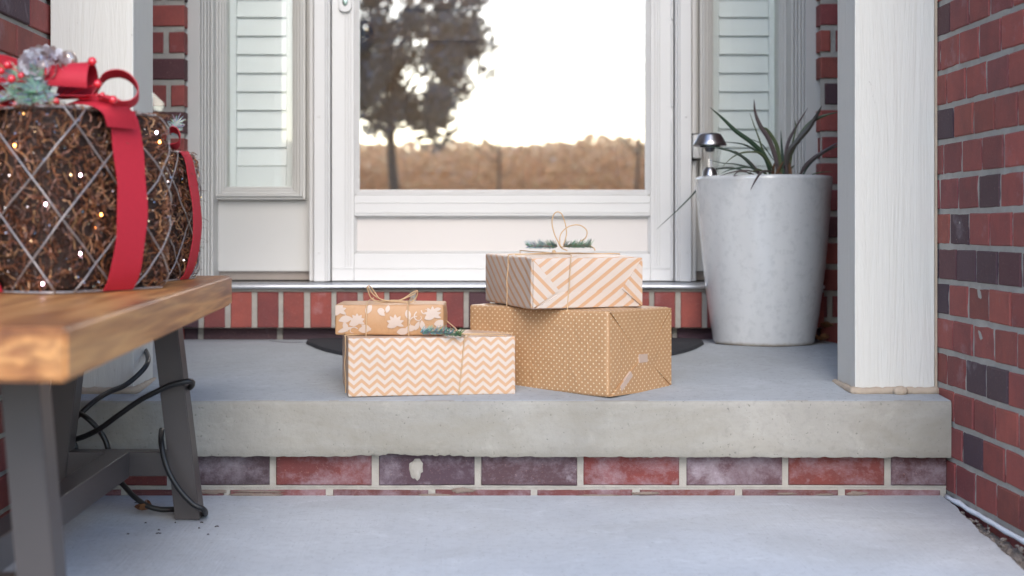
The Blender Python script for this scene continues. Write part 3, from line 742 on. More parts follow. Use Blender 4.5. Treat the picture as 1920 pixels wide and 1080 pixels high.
# the end face that shows on the right: it is the +u side? the near corner faces the camera, so the right face is the front (-v) one
w_, h_ = hD[0]-.004, hD[2]-.002
mid = (.002, -.014)
flap(bm, MD, hD, 'f', [(-w_, h_), (w_, h_), mid], .0042, 0, 0.0, uvl)
flap(bm, MD, hD, 'f', [(-w_, -h_), (w_, -h_), (.012, -.018), (-.01, -.018)], .0052, 0, 0.0, uvl)
flap(bm, MD, hD, 'f', [(w_+.001, h_*.96), (w_+.001, -h_*.95), (.014, -.012)], .0032, 0, 0.0, uvl)
flap(bm, MD, hD, 'f', [(-w_-.001, -h_*.95), (-w_-.001, h_*.96), (-.012, -.012)], .0032, 0, 0.0, uvl)
obj('folded_flaps', bm, [M['dots']], gD)
for pts in ([(-.012, -.022), (.016, -.022), (.016, -.006), (-.012, -.006)], [(-.070, -.072), (-.034, -.046), (-.040, -.036), (-.074, -.062)]):
    bm = bmesh.new(); flap(bm, MD, hD, 'f', pts, .0062 if pts[0][0] > -.05 else .0062, 0); obj('tape', bm, [M['tape']], gD)
# --- striped box on the dotted one
zS = MD.translation.z + hD[2] + .0025
cS = Vector((X(996, 2.74), 2.74, zS)); aS = R(19)
gS = thing('gift_box', (cS.x, cS.y+.1, cS.z), 'peach and cream striped gift box on top of the dotted box', 'gift box', 'wrapped gifts stacked on the porch step')
MS, hS = gift_body('wrapping_paper', cS, aS, .238, .262, .100, .0045, [M['stripe']], gS, .003, 5, rough=.0016, tilt=R(.8))
bm = bmesh.new(); uvl = bm.loops.layers.uv.new('UVMap'); w_, h_ = hS[0]-.003, hS[2]-.003
flap(bm, MS, hS, 'f', [(-w_, h_), (-w_, -h_), (-.062, -.014)], .0038, 0, R(80), uvl)
flap(bm, MS, hS, 'f', [(w_, -h_), (w_, h_), (.072, -.012)], .0038, 0, R(80), uvl)
flap(bm, MS, hS, 'f', [(-w_+.004, -h_), (w_-.004, -h_), (.066, -.016), (-.056, -.018)], .0052, 0, R(0), uvl)
obj('folded_flaps', bm, [M['stripe']], gS)
bm = bmesh.new()
kx, ky = -.052, -.03
twine(bm, loop_on(MS, hS, -.042, .004, e=.0055)); twine(bm, loop_side(MS, hS, -.01, -.004, e=.003))
kn = MS @ Vector((-.030, -.03, hS[2]+.006))
tube(bm, smoothpts([MS @ Vector((-.11, -.02, hS[2]+.002)), kn, MS @ Vector((.11, -.04, hS[2]+.003))], 6), .0011, 6)
Yk = kn.y
def S(px, py, d=0): return P(px, py, Yk+d)
for path in ([(1052, 462), (1040, 440), (1035, 415), (1041, 399), (1052, 400), (1060, 420), (1062, 440), (1056, 460)],
             [(1050, 462), (1051, 440), (1066, 425), (1086, 422), (1100, 432), (1098, 446), (1088, 452)],
             [(1052, 463), (1075, 462), (1095, 458), (1112, 464), (1116, 470)], [(1046, 452), (1052, 464), (1064, 470)]):
    tube(bm, smoothpts([S(x, y, (.004*math.sin(i*1.3))) for i, (x, y) in enumerate(path)], 8), .0013, 6)
sphere(bm, kn+Vector((0, 0, .002)), .004, 10, 6)
obj('twine', bm, M['twine'], gS, smooth=True)
sprig('pine_sprig', S(1018, 462), .058, R(178), gS, 1, (.12, .17, .13), (.22, .36, .37), .012)
sprig('pine_sprig', S(1082, 461, -.003), .055, R(4), gS, 2, (.12, .19, .13), (.14, .22, .15), .0115)
# --- chevron box
cC = Vector((X(653, 2.70), 2.70, pz(2.70)+.002)); aC = R(8)
gC = thing('gift_box', (cC.x+.15, cC.y+.1, cC.z), 'long gift box in peach and white zigzag paper, under the small floral box', 'gift box', 'wrapped gifts stacked on the porch step')
MC, hC = gift_body('wrapping_paper', cC, aC, .322, .205, .111, .0022, [M['chevron']], gC, .0015, 9, rough=.0007)
bm = bmesh.new(); twine(bm, loop_on(MC, hC, .056, .006, e=.0022)); twine(bm, loop_side(MC, hC, -.048, .0, e=.0022))
obj('twine', bm, M['twine'], gC, smooth=True)
# --- floral box
zF = MC.translation.z + hC[2] + .002
cF = Vector((X(628, 2.755), 2.755, zF)); aF = R(-1)
gF = thing('gift_box', (cF.x+.1, cF.y+.07, cF.z), 'small flat kraft gift box with cream floral print and a twine bow', 'gift box', 'wrapped gifts stacked on the porch step')
MF, hF = gift_body('wrapping_paper', cF, aF, .211, .15, .059, .0035, [M['kraft']], gF, .005, 14, rough=.0014)
# printed flowers and leaves, thin shapes on the paper
def front_y(a, b): return -hF[1] - .005*max(0, 1-(a/hF[0])**2)*max(0, 1-(b/hF[2])**2) - .0004
bm = bmesh.new(); rs = random.Random(21)
def pr_pt(a, b):
    a = max(-hF[0]+.001, min(hF[0]-.001, a)); b = max(-hF[2]+.001, min(hF[2]-.001, b))
    e = .0014*noise.noise(Vector((a*16, -hF[1]*16, b*16+14+7)))
    return MF @ Vector((a, front_y(a, b) - .0008 , b))
def shape(pts):
    c = (sum(p[0] for p in pts)/len(pts), sum(p[1] for p in pts)/len(pts)); cv = bm.verts.new(pr_pt(*c)); vs = [bm.verts.new(pr_pt(*p)) for p in pts]
    for k in range(len(vs)): 
        try: bm.faces.new((cv, vs[k], vs[(k+1) % len(vs)]))
        except ValueError: pass
def leafshape(x, y, L, W, a, n=9):
    out = []
    for k in range(n): t = k/(n-1); out.append((L*t, W*math.sin(math.pi*t)**.8*(1-.3*t)))
    for k in range(n-2, 0, -1): t = k/(n-1); out.append((L*t, -W*math.sin(math.pi*t)**.8*(1-.3*t)))
    shape([(x + p*math.cos(a)-q*math.sin(a), y + p*math.sin(a)+q*math.cos(a)) for p, q in out])
def curl(x, y, r, a0, turns, w0):
    N = 16; A = []
    for k in range(N+1):
        t = k/N; a = a0 + turns*2*math.pi*t; rr = r*(1-.75*t); A.append((x+rr*math.cos(a), y+rr*math.sin(a), w0*(1-.6*t), a))
    for p, q in zip(A, A[1:]):
        vs = [bm.verts.new(pr_pt(*c)) for c in ((p[0]-p[2]*math.cos(p[3]), p[1]-p[2]*math.sin(p[3])), (p[0]+p[2]*math.cos(p[3]), p[1]+p[2]*math.sin(p[3])), (q[0]+q[2]*math.cos(q[3]), q[1]+q[2]*math.sin(q[3])), (q[0]-q[2]*math.cos(q[3]), q[1]-q[2]*math.sin(q[3])))]
        bm.faces.new(vs)
for (x, y) in ((-.062, -.002), (.012, -.006), (.084, .010), (-.099, .018)):
    s_ = rs.uniform(.85, 1.1)
    for k in range(7):
        a = R(-20 + k*37) ; leafshape(x, y, .017*s_, .0042, a)
    leafshape(x-.016, y-.008, .028, .008, R(25)); leafshape(x+.002, y-.018, .026, .008, R(8))
for (x, y, L, W, a) in ((-.10, -.024, .03, .005, 20), (-.088, -.004, .02, .006, -70), (-.045, .012, .022, .007, 60), (-.022, .020, .018, .006, -40), (.034, .020, .02, .0065, -75), (.03, -.018, .024, .007, 10), (.05, -.02, .02, .005, 65), (.066, -.02, .02, .006, 100), (.092, -.015, .018, .006, 60), (-.035, -.02, .022, .006, 150), (-.005, .014, .016, .005, 75), (.10, .022, .015, .004, 190)):
    leafshape(x, y, L, W, R(a))
for (x, y, r, a0, tn, w0) in ((-.018, .016, .008, 0, .7, .0016), (.058, .006, .011, 2, .8, .0014), (.048, -.008, .016, 1.2, .45, .0012), (-.09, .008, .012, 4, .6, .0014), (.07, .018, .008, 3, .8, .0012), (-.07, -.022, .010, .5, .7, .0013)):
    curl(x, y, r, a0, tn, w0)
obj('printed_flowers', bm, M['print'], gF)
bm = bmesh.new()
twine(bm, loop_on(MF, hF, -.044, .001, e=.0055)); twine(bm, loop_on(MF, hF, .037, -.001, e=.0055))
Yb = 2.80
def B(px, py, d=0): return P(px, py, Yb+d)
for path in ([(740, 566), (716, 562), (700, 552), (690, 537), (695, 538), (704, 550), (712, 560), (730, 565)], [(735, 566), (700, 562), (690, 545), (688, 537)],
             [(738, 566), (756, 560), (776, 547), (783, 546), (780, 558), (768, 568), (748, 568)], [(730, 567), (750, 563), (775, 552), (781, 546)],
             [(655, 576), (690, 572), (725, 565), (770, 568), (800, 572)], [(670, 574), (700, 568), (740, 563), (790, 570)]):
    tube(bm, smoothpts([B(x, y, .006*math.sin(i*1.7)) for i, (x, y) in enumerate(path)], 8), .00125, 6)
obj('twine', bm, M['twine'], gF, smooth=True)
# sprig and string lying on the chevron box, beside the floral box
Yq = 2.722
sprig('pine_sprig', P(812, 625, Yq)+Vector((0, 0, .002)), .048, R(2), gC, 5, (.22, .36, .37), (.15, .26, .22), .0115, lab='frosted pine sprig on the zigzag gift box')
sprig('pine_sprig', P(848, 628, Yq-.006)+Vector((0, 0, .001)), .030, R(-10), gC, 6, (.20, .32, .30), (.07, .17, .04), .011)
bm = bmesh.new(); tube(bm, smoothpts([P(833, 598, 2.80), P(850, 612, 2.77), P(868, 626, 2.74), P(905, 628, 2.75), P(950, 629, 2.76)], 6), .0012, 6)
tube(bm, smoothpts([P(860, 626, 2.73), P(880, 628, 2.72), P(873, 632, 2.705)], 6), .0012, 6); obj('twine', bm, M['twine'], gC, smooth=True)

# ------------------------------------------------------------------ bench
bn = thing('bench', (-.592, 1.95, 0), 'acacia wood bench with dark metal A-frame legs at the left wall', 'bench')
bm = bmesh.new()
tp = lambda y: .4155 + (y-1.34)*.0055     # top height
xr = lambda y: -.3745 - (y-1.34)*.0365
yn, yf, th = 1.338, 2.556, .0525
bo = [(-.372-.412, yn), (xr(yn), yn), (xr(yf), yf), (-.79, yf)]
vs = [bm.verts.new((x, y, tp(y)-th)) for x, y in bo] + [bm.verts.new((x, y, tp(y))) for x, y in bo]
for f in ((3,2,1,0), (4,5,6,7), (0,1,5,4), (1,2,6,5), (2,3,7,6), (3,0,4,7)): bm.faces.new([vs[q] for q in f])
bmesh.ops.bevel(bm, geom=list(bm.edges), offset=.004, segments=3, affect='EDGES')
obj('seat', bm, M['bench'], bn, smooth=40)
def beam(bm, a, b, wx, wy, bev=.0015):
    """box beam from a to b with horizontal section (wx by wy) kept level"""
    vs = []
    for p in (a, b):
        for sx, sy in ((-1, -1), (1, -1), (1, 1), (-1, 1)): vs.append(bm.verts.new((p[0]+sx*wx/2, p[1]+sy*wy/2, p[2])))
    for f in ((3,2,1,0), (4,5,6,7), (0,1,5,4), (1,2,6,5), (2,3,7,6), (3,0,4,7)): bm.faces.new([vs[q] for q in f])
    bmesh.ops.bevel(bm, geom=list(bm.edges), offset=bev, segments=2, affect='EDGES')
for Yl, xt, xb_, wy in ((1.60, -.497, -.4665, .045), (2.49, -.525, -.4815, .045)):
    for s in (1, -1):
        cx = -.603
        bm = bmesh.new(); beam(bm, (cx + s*(xt-cx), Yl, tp(Yl)-th-.0005), (cx + s*(xb_-cx), Yl, .001), .0435, wy)
        obj('leg', bm, M['steel'], bn)
    bm = bmesh.new(); box(bm, -.70, -.507, Yl-.018, Yl+.018, .076, .118, 0, .0015); obj('cross_bar', bm, M['steel'], bn)
    bm = bmesh.new(); box(bm, -.72, -.48, Yl-.0226, Yl+.0226, tp(Yl)-th-.014, tp(Yl)-th-.001, 0, .001); obj('top_bar', bm, M['steel'], bn)
bm = bmesh.new(); box(bm, -.6235, -.5835, 1.6185, 2.4715, .0745, .1195, 0, .0015); obj('stretcher', bm, M['steel'], bn)

# ------------------------------------------------------------------ cable
bm = bmesh.new()
def cab(l, r=.0050): tube(bm, smoothpts([P(a, b, y) for a, b, y in l], 8), r, 8)
cab([(262, 645, 2.97), (272, 656, 2.88), (277, 668, 2.80), (276, 682, 2.74), (262, 700, 2.72), (235, 722, 2.70), (205, 735, 2.66), (180, 750, 2.62), (155, 772, 2.60), (138, 788, 2.60), (133, 800, 2.60)])
cab([(138, 775, 2.56), (150, 776, 2.55), (165, 785, 2.54), (182, 802, 2.54), (196, 822, 2.54), (203, 845, 2.54), (205, 870, 2.56)])
cab([(60, 832, 2.58), (98, 828, 2.55), (140, 824, 2.52), (180, 808, 2.48), (220, 780, 2.455), (260, 752, 2.445), (290, 736, 2.438), (320, 722, 2.436), (345, 716, 2.438), (358, 715, 2.446), (361, 720, 2.470), (356, 727, 2.50)])
cab([(303, 806, 2.50), (302, 826, 2.455), (307, 856, 2.44), (318, 888, 2.436), (338, 920, 2.436), (362, 945, 2.436), (380, 954, 2.44), (385, 961, 2.47), (382, 963, 2.52), (360, 955, 2.56)])
cab([(135, 822, 2.54), (142, 842, 2.54), (138, 868, 2.55), (125, 895, 2.56), (105, 912, 2.57)])
cab([(205, 888, 2.56), (226, 904, 2.55), (250, 930, 2.53), (275, 948, 2.52), (300, 955, 2.52), (325, 955, 2.525), (360, 955, 2.56)])
ec = obj('extension_cord', bm, M['cord'], smooth=True, base=(-.55, 2.5, .1)); tag(ec, 'black extension cord looped around the rear metal bench leg', 'cord')

# ------------------------------------------------------------------ rattan gift decorations
def basket(name, c, ang, R0, Hh, seed, label, ribface=1, nlat=8, nstr=2600, ribw=.029, bulgeb=.03, parts=True):
    rs = random.Random(seed); root = thing(name, c, label, 'christmas decoration', 'rattan christmas gift decorations on the bench')
    N = 7.0
    def S(a, t, off=0.0):
        """a: perimeter parameter in turns (0..4, face i has its centre at i), t in 0..1 height"""
        i = math.floor(a + .5); s = (a - i) * 2; th = i*math.pi/2 + math.atan(s) if True else 0
        cx, cy = math.cos(th), math.sin(th); rr = 1/((abs(cx)**N + abs(cy)**N)**(1/N))
        zz = 2*t - 1; k = 1 + bulgeb*(1-zz*zz) - .10*max(0, abs(zz)-.8)**2/.04*.5
        r = R0*rr*k + off; q = ang + th
        return Vector((c[0] + r*math.cos(q), c[1] + r*math.sin(q), c[2] + t*Hh))
    def Nn(a, t): return (S(a, t, .01) - S(a, t)).normalized()
    bm = bmesh.new(); na, nt_ = 96, 20
    g = [[bm.verts.new(S(4*i/na, j/nt_, -.010 + .004*noise.noise(Vector((i*.9, j*.9, seed))))) for j in range(nt_+1)] for i in range(na)]
    for i in range(na):
        for j in range(nt_): bm.faces.new((g[i][j], g[(i+1) % na][j], g[(i+1) % na][j+1], g[i][j+1]))
    bm.faces.new([g[i][nt_] for i in range(na)]); bm.faces.new([g[i][0] for i in range(na)][::-1])
    obj('body', bm, M['core'], root, smooth=True)
    # tangled glittery strands
    bm = bmesh.new(); cl = bm.loops.layers.float_color.new('Col')
    cols = [(.18, .065, .032), (.10, .036, .020), (.26, .10, .042), (.05, .020, .012), (.20, .09, .06), (.34, .17, .08)]
    def top(x, y): 
        return Vector((c[0] + math.cos(ang)*x - math.sin(ang)*y, c[1] + math.sin(ang)*x + math.cos(ang)*y, c[2] + Hh))
    for k in range(nstr):
        onTop = rs.random() < .18; L = rs.uniform(.02, .055); pts = []
        if onTop:
            x, y = rs.uniform(-R0, R0), rs.uniform(-R0, R0); d = rs.uniform(0, 6.28)
            for q in range(6):
                pts.append(top(max(-R0, min(R0, x)), max(-R0, min(R0, y))) + Vector((0, 0, rs.uniform(-.004, .004)))); d += rs.uniform(-.9, .9); x += math.cos(d)*L/5; y += math.sin(d)*L/5
        else:
            a, t = rs.uniform(0, 4), rs.uniform(.01, .99); d = rs.uniform(0, 6.28)
            for q in range(6):
                pts.append(S(a, min(1, max(0.008, t)), rs.uniform(-.008, .0035))); d += rs.uniform(-1.1, 1.1); a += math.cos(d)*L/5/(R0*2); t += math.sin(d)*L/5/Hh
        f0 = len(bm.faces); cc = vary(rs.choice(cols), rs, .3)
        tube(bm, pts, rs.uniform(.0005, .0012), 3, cap=False)
        bm.faces.ensure_lookup_table()
        for f in bm.faces[f0:]:
            for l in f.loops: l[cl] = (*cc, 1)
    for k in range(260):
        a = rs.uniform(0, 4); t = rs.uniform(.05, .97); p = S(a, t, .0); n = Nn(a, t); q = p + n*rs.uniform(.008, .018) + Vector((0, 0, rs.uniform(-.008, .008)))
        f0 = len(bm.faces); tube(bm, [p, (p+q)/2 + Vector((0, 0, .002)), q], .0003, 3); bm.faces.ensure_lookup_table()
        for f in bm.faces[f0:]:
            for l in f.loops: l[cl] = (.12, .06, .04, 1)
    obj('tinsel', bm, M['tinsel'], root, normals=False)
    bm = bmesh.new(); cl = bm.loops.layers.float_color.new('Col')
    for k in range(int(nstr*1.1)):
        a, t = rs.uniform(0, 4), rs.uniform(.01, .99); p = S(a, t, rs.uniform(-.004, .004)); s = rs.uniform(.0006, .0016)
        n = Vector((rs.gauss(0, 1), rs.gauss(0, 1), rs.gauss(0, 1))).normalized(); u_ = n.orthogonal().normalized(); v_ = n.cross(u_)
        cc = rs.choice([(.85, .6, .35), (.8, .75, .8), (.7, .35, .12), (.9, .85, .8)])
        f = bm.faces.new([bm.verts.new(p + u_*s*x + v_*s*y) for x, y in ((-1, 0), (0, -1), (1, 0), (0, 1))])
        for l in f.loops: l[cl] = (*cc, 1)
    obj('glitter', bm, M['glit'], root, normals=False)
    # wire lattice
    bm = bmesh.new()
    for fam in (1, -1):
        for k in range(nlat):
            a0 = 4*k/nlat + (.13 if fam > 0 else 0) + rs.uniform(-.07, .07); span = fam*rs.uniform(.92, 1.1)
            pts = [S((a0 + span*q/26) % 4, q/26, .003 + .003*noise.noise(Vector((q*.35, k, fam)))) for q in range(27)]
            tube(bm, pts, .0012, 5)
    for t in (.004, .995):
        pts = [S(4*q/72, t, .002 + .001*noise.noise(Vector((q*.7, t, 2)))) for q in range(73)]; tube(bm, pts, .0018, 5)
    obj('wire_lattice', bm, M['wire'], root, smooth=True)
    # ribbon down each face and across the top
    bm = bmesh.new()
    for i in range(4):
        pts = []; wd = []
        tan = (S(i+.05, .5) - S(i-.05, .5)).normalized()
        for q in range(23):
            t = q/20; lean = .0
            if t <= 1: p = S(i + .04*math.sin(t*2.4+i)*.6, max(t, .003), .0065 + .012*math.sin(math.pi*min(1, t))**.7*(.8 + .3*math.sin(t*5+i)))
            else: p = S(i, .995, 0) + Vector((0, 0, .006)) - Nn(i, .5)*(.03*(q-20))
            pts.append(p); wd.append(tan*ribw*(1 + .04*math.sin(q*.9)) + Vector((0, 0, .0015*math.sin(q))))
        ctop = Vector((c[0], c[1], c[2]+Hh+.008)); pts.append(ctop); wd.append(tan*ribw*.7)
        ribbon(bm, pts, wd, .0012)
    obj('ribbon', bm, M['red'], root, smooth=60)
    return root, S
gl = emis('lit_amber_bulb', (1.0, .35, .08), 7); gw = emis('lit_white_bulb', (1.0, .72, .85), 6)
def bulbs(root, S, spots):
    for a, t, w_ in spots:
        bm = bmesh.new(); sphere(bm, S(a, t, .003), .0017, 8, 6, 0, (1, 1, 1.3)); obj('bulb', bm, gl if w_ else gw, root, smooth=True)
c1 = Vector((-.592, 2.052, .4205)); a1 = R(-30)
k1, S1 = basket('rattan_gift', c1, a1, .122, .252, 5, 'large brown rattan light-up gift with red ribbon bow, nearest on the bench')
c2 = Vector((-.563, 2.372, .4220)); a2 = R(-8)
k2, S2 = basket('rattan_gift', c2, a2, .096, .212, 9, 'smaller brown rattan light-up gift standing behind the large one', nstr=1500, nlat=7, ribw=.020, bulgeb=.05)
def onface(S, px, py):   # nearest surface parameter for a bulb seen near this place
    best = None
    for i in range(160):
        a = 4*i/160
        for j in range(20):
            t = j/19; p = S(a, t, .003); 
            sx, sy = VX + p.x*F/p.y, HZ - (p.z-H)*F/p.y; d = (sx-px)**2 + (sy-py)**2 + (p.y*40)**2*.2
            if best is None or d < best[0]: best = (d, a, t)
    return best[1], best[2]
for px, py, w_ in ((29, 277, 1), (149, 320, 0), (84, 374, 0), (80, 538, 0), (292, 248, 0), (301, 274, 1), (192, 400, 1), (148, 472, 0)):
    a, t = onface(S1, px, py); bulbs(k1, S1, [(a, t, w_)])
# bow, cones, berries and sprig on the large one
Yw = 1.97
def W(px, py, d=0): return P(px, py, Yw+d)
def rib_path(px_list, hw, n=8, th=.0012): 
    pts = smoothpts([W(*q) for q in px_list], n); bm = bmesh.new(); ribbon(bm, pts, Vector(hw), th); return bm
bow = bmesh.new()
# big barrel loop seen broadside
cx0, r0 = W(135, 152), .0255
pts = []
for k in range(25):
    a = R(-120 + 325*k/24); pts.append(cx0 + Vector((0, math.cos(a)*r0*1.25, math.sin(a)*r0*.95)))
ribbon(bow, pts, [Vector((.030, -.004, -.001 + .0022*math.sin(k*.5))) for k in range(25)], .0012)
# thin-edge loop to the right
ribbon(bow, smoothpts([W(172, 190), W(185, 160, .01), W(200, 142), W(225, 138), W(246, 148), W(259, 168), W(256, 186), W(240, 196, -.01), W(215, 194, -.02), W(185, 184, -.02)], 8), Vector((.003, -.015, .004)), .0012)
# left loops
ribbon(bow, smoothpts([W(70, 175), W(45, 168, -.01), W(10, 170), W(-40, 168), W(-60, 185), W(-20, 197), W(30, 192), W(70, 182)], 8), Vector((.004, -.022, .010)), .0012)
ribbon(bow, smoothpts([W(80, 170), W(40, 140, .02), W(0, 128, .02), W(-40, 140, .02), W(-30, 165, .02), W(40, 178, .01)], 8), Vector((.002, -.008, .018)), .0012)
ribbon(bow, smoothpts([W(150, 186), W(180, 188, -.01), W(205, 197, -.02), W(222, 214, -.012), W(229, 240, .0)], 8), [Vector((.022, -.004, .008)).lerp(Vector((.0145, .025, .0)), min(1, q/30)) for q in range(33)], .0012)
obj('bow', bow, M['red'], k1, smooth=60)
for px, py, r in ((14, 122, .0062), (40, 142, .005), (173, 115, .0062), (183, 157, .0058), (212, 187, .0060), (105, 190, .005), (2, 133, .005), (22, 148, .006), (192, 178, .004), (30, 196, .005)):
    bm = bmesh.new(); p = W(px, py, -.03); sphere(bm, p, r, 14, 10); tube(bm, [p, p*.7 + W(110, 180)*.3, W(110, 185)], .0008, 5); obj('berry', bm, M['berry'], k1, smooth=True)
# frosted pine cone
bm = bmesh.new(); cl = bm.loops.layers.float_color.new('Col'); cc0 = W(84, 125, -.01); rs = random.Random(2)
for k in range(90):
    a = k*2.39996; t = k/90; z = -.9 + 1.8*t; rr = math.sqrt(max(0, 1-z*z))
    n = Vector((rr*math.cos(a), z, rr*math.sin(a))); p = cc0 + Vector((n.x*.026, n.y*.026, n.z*.019)); u_ = n.cross(Vector((0, 1, .1))).normalized(); v_ = n.cross(u_)
    q = (n + v_*.5).normalized()
    vs = [bm.verts.new(x) for x in (p - u_*.004, p + q*.009 + u_*-.006, p + q*.013, p + q*.009 + u_*.006, p + u_*.004, p - n*.012)]
    c_ = rs.choice([(.75, .72, .78), (.45, .38, .40), (.85, .84, .88), (.30, .22, .2)])
    for f in (bm.faces.new(vs[:5]), bm.faces.new((vs[0], vs[5], vs[1])), bm.faces.new((vs[4], vs[3], vs[5]))):
        for l in f.loops: l[cl] = (*c_, 1)
sphere(bm, cc0, .012, 12, 8, 0, (1.1, 1.1, .8))
for f in bm.faces:
    for l in f.loops:
        if l[cl][3] < .5 or tuple(l[cl])[:3] == (1, 1, 1): l[cl] = (.35, .3, .3, 1)
obj('pine_cone', bm, mat_vcol('frosted_cone', .3, .3), k1, normals=False)
for px, py, r in ((128, 112, .013), (105, 105, .010)):
    bm = bmesh.new(); sphere(bm, W(px, py, .012), r, 16, 12); obj('ornament', bm, simple('pearl_ornament', (.55, .45, .38), .15, .6, var=.3, scale=90, bump=0), k1, smooth=True)
for i, (px, py, an, dip) in enumerate(((55, 160, 190, .2), (60, 172, 250, -.8), (40, 150, 150, .5), (80, 165, 300, -.9), (30, 178, 215, -.3), (68, 150, 100, .6), (60, 180, 280, -.6))):
    sprig('pine_sprig', W(px, py, -.022), .05, R(an), k1, 30+i, (.25, .38, .32), (.42, .55, .50), .014, dip)
# clear hang tag
bm = bmesh.new(); pts = [W(284, 172, .12), W(292, 180, .12), W(306, 193, .12), W(302, 208, .12), W(288, 206, .12)]
f = bm.faces.new([bm.verts.new(p) for p in pts]); r_ = bmesh.ops.extrude_face_region(bm, geom=[f]); bmesh.ops.translate(bm, verts=[v for v in r_['geom'] if isinstance(v, bmesh.types.BMVert)], vec=(.001, .006, 0))
obj('plastic_tag', bm, M['clear'], k1)
# bow of the small one
bm = bmesh.new(); Yv = 2.30
def V(px, py, d=0): return P(px, py, Yv+d)
ribbon(bm, smoothpts([V(300, 268, .04), V(312, 252, .03), V(322, 243), V(333, 247), V(338, 262), V(330, 274, .02), V(300, 275, .04)], 8), Vector((.003, -.016, .004)), .0012)
ribbon(bm, smoothpts([V(300, 270, .08), V(280, 250, .08), V(262, 250, .08), V(258, 268, .08), V(300, 274, .08)], 8), Vector((.003, -.016, .004)), .0012)
obj('bow', bm, M['red'], k2, smooth=60)
sprig('pine_sprig', V(326, 240, .03), .03, R(80), k2, 77, (.3, .38, .36), (.5, .55, .52), .012, .6)
# ------------------------------------------------------------------ planter
Yp = 3.485; bx_ = X(1432, Yp); zb = pz(Yp) + .0015
pl = thing('planter', (bx_, Yp, zb), 'tall tapered mottled white ceramic planter right of the door', 'planter')
bm = bmesh.new(); HP = Z(331, Yp) - zb; RT, RB = 126.5*Yp/F, 93*Yp/F
prof = [(0.0, .004), (RB-.012, .003), (RB-.006, 0), (RB-.001, .002), (RB+.001, .008)]
for k in range(1, 25):
    t = k/24; prof.append((RB + (RT-RB)*(t**.80) + .002*math.sin(math.pi*t), .008 + (HP-.020)*t))
prof += [(RT+.0005, HP-.008), (RT-.001, HP-.002), (RT-.006, HP), (RT-.013, HP-.002), (RT-.016, HP-.008), (RT-.019, HP-.05), (RT-.022, HP-.075)]
lathe(bm, prof[1:], (bx_, Yp, zb), 96, 0, .012)
obj('pot', bm, M['glaze'], pl, smooth=True)
bm = bmesh.new(); n = 40; rr_ = RT-.022
g = [bm.verts.new((bx_ + rr_*math.cos(2*math.pi*k/n), Yp + rr_*math.sin(2*math.pi*k/n), zb+HP-.045)) for k in range(n)]
g2 = [bm.verts.new((bx_ + rr_*.6*math.cos(2*math.pi*k/n), Yp + rr_*.6*math.sin(2*math.pi*k/n), zb+HP-.037+.004*noise.noise(Vector((k*.8, 0, 0))))) for k in range(n)]
for k in range(n): bm.faces.new((g[k], g[(k+1) % n], g2[(k+1) % n], g2[k]))
bm.faces.new(g2); obj('soil', bm, M['soil'], pl)
# strap-leaved plant
bm = bmesh.new(); cl = bm.loops.layers.float_color.new('Col')
def blade(pts, w0, col, fold=.35, ev=8):
    P3 = smoothpts([Vector(p) for p in pts], ev); n = len(P3); rowsv = []
    for i, p in enumerate(P3):
        t = i/(n-1); ww = w0 * .85 * min(1, .45 + 2.2*t) * (1 - max(0, (t-.45)/.55)**1.6) + .0003
        tg = (P3[min(i+1, n-1)] - P3[max(0, i-1)]).normalized()
        sd = tg.cross(Vector((0.25, 1, .15))).normalized(); nn = sd.cross(tg).normalized()
        rowsv.append([bm.verts.new(q) for q in (p - sd*ww + nn*ww*fold, p, p + sd*ww + nn*ww*fold, p - nn*.0006)])
    for a, b in zip(rowsv, rowsv[1:]):
        for x, y in ((0, 1), (1, 2), (2, 3), (3, 0)):
            f = bm.faces.new((a[x], a[y], b[y], b[x]))
            cc = col if x < 2 else tuple(v*.7 for v in col)
            for l in f.loops: l[cl] = (*cc, 1)
PUR, GRN, DKG = (.12, .09, .09), (.11, .14, .065), (.065, .10, .075)
YL = 3.40
def lv(path, w0, col, y0=YL, y1=YL, ev=8): 
    n = len(path); blade([P(a, b, y0 + (y1-y0)*i/(n-1)) for i, (a, b) in enumerate(path)], w0, col, ev=ev)
lv([(1460, 338), (1455, 300), (1442, 262), (1425, 235), (1416, 210), (1414, 186)], .0062, PUR)
lv([(1466, 338), (1462, 300), (1455, 270), (1440, 245), (1430, 238)], .0052, GRN)
lv([(1447, 338), (1435, 296), (1410, 268), (1380, 246), (1355, 222), (1331, 201)], .0062, (.045, .085, .05), YL, YL-.05)
lv([(1455, 338), (1446, 310), (1430, 280), (1424, 262), (1414, 235), (1406, 212)], .0022, GRN)
lv([(1470, 338), (1469, 315), (1466, 280), (1464, 244)], .0038, DKG)
lv([(1472, 338), (1473, 290), (1480, 262), (1495, 234), (1515, 202)], .0042, PUR)
lv([(1476, 338), (1478, 290), (1495, 265), (1518, 238), (1532, 215), (1541, 198)], .0075, (.085, .075, .062), YL, YL-.04)
lv([(1480, 300), (1498, 258), (1520, 230), (1545, 217), (1572, 210)], .0052, GRN, YL, YL-.03)
lv([(1478, 338), (1483, 300), (1486, 270), (1492, 240), (1490, 225)], .0024, GRN)
lv([(1496, 338), (1508, 314), (1525, 297), (1550, 280), (1580, 262)], .0048, PUR, YL-.02, YL-.08)
lv([(1500, 340), (1515, 312), (1535, 293), (1560, 278), (1590, 268)], .0026, DKG, YL-.02, YL-.08)
lv([(1510, 338), (1522, 328), (1540, 323), (1560, 322)], .0015, GRN)
lv([(1448, 322), (1430, 322), (1418, 336), (1407, 357)], .0030, PUR, YL-.05, YL-.19)
lv([(1428, 332), (1415, 318), (1400, 300), (1375, 285), (1340, 276), (1310, 270)], .0032, DKG, YL-.04, YL-.14)
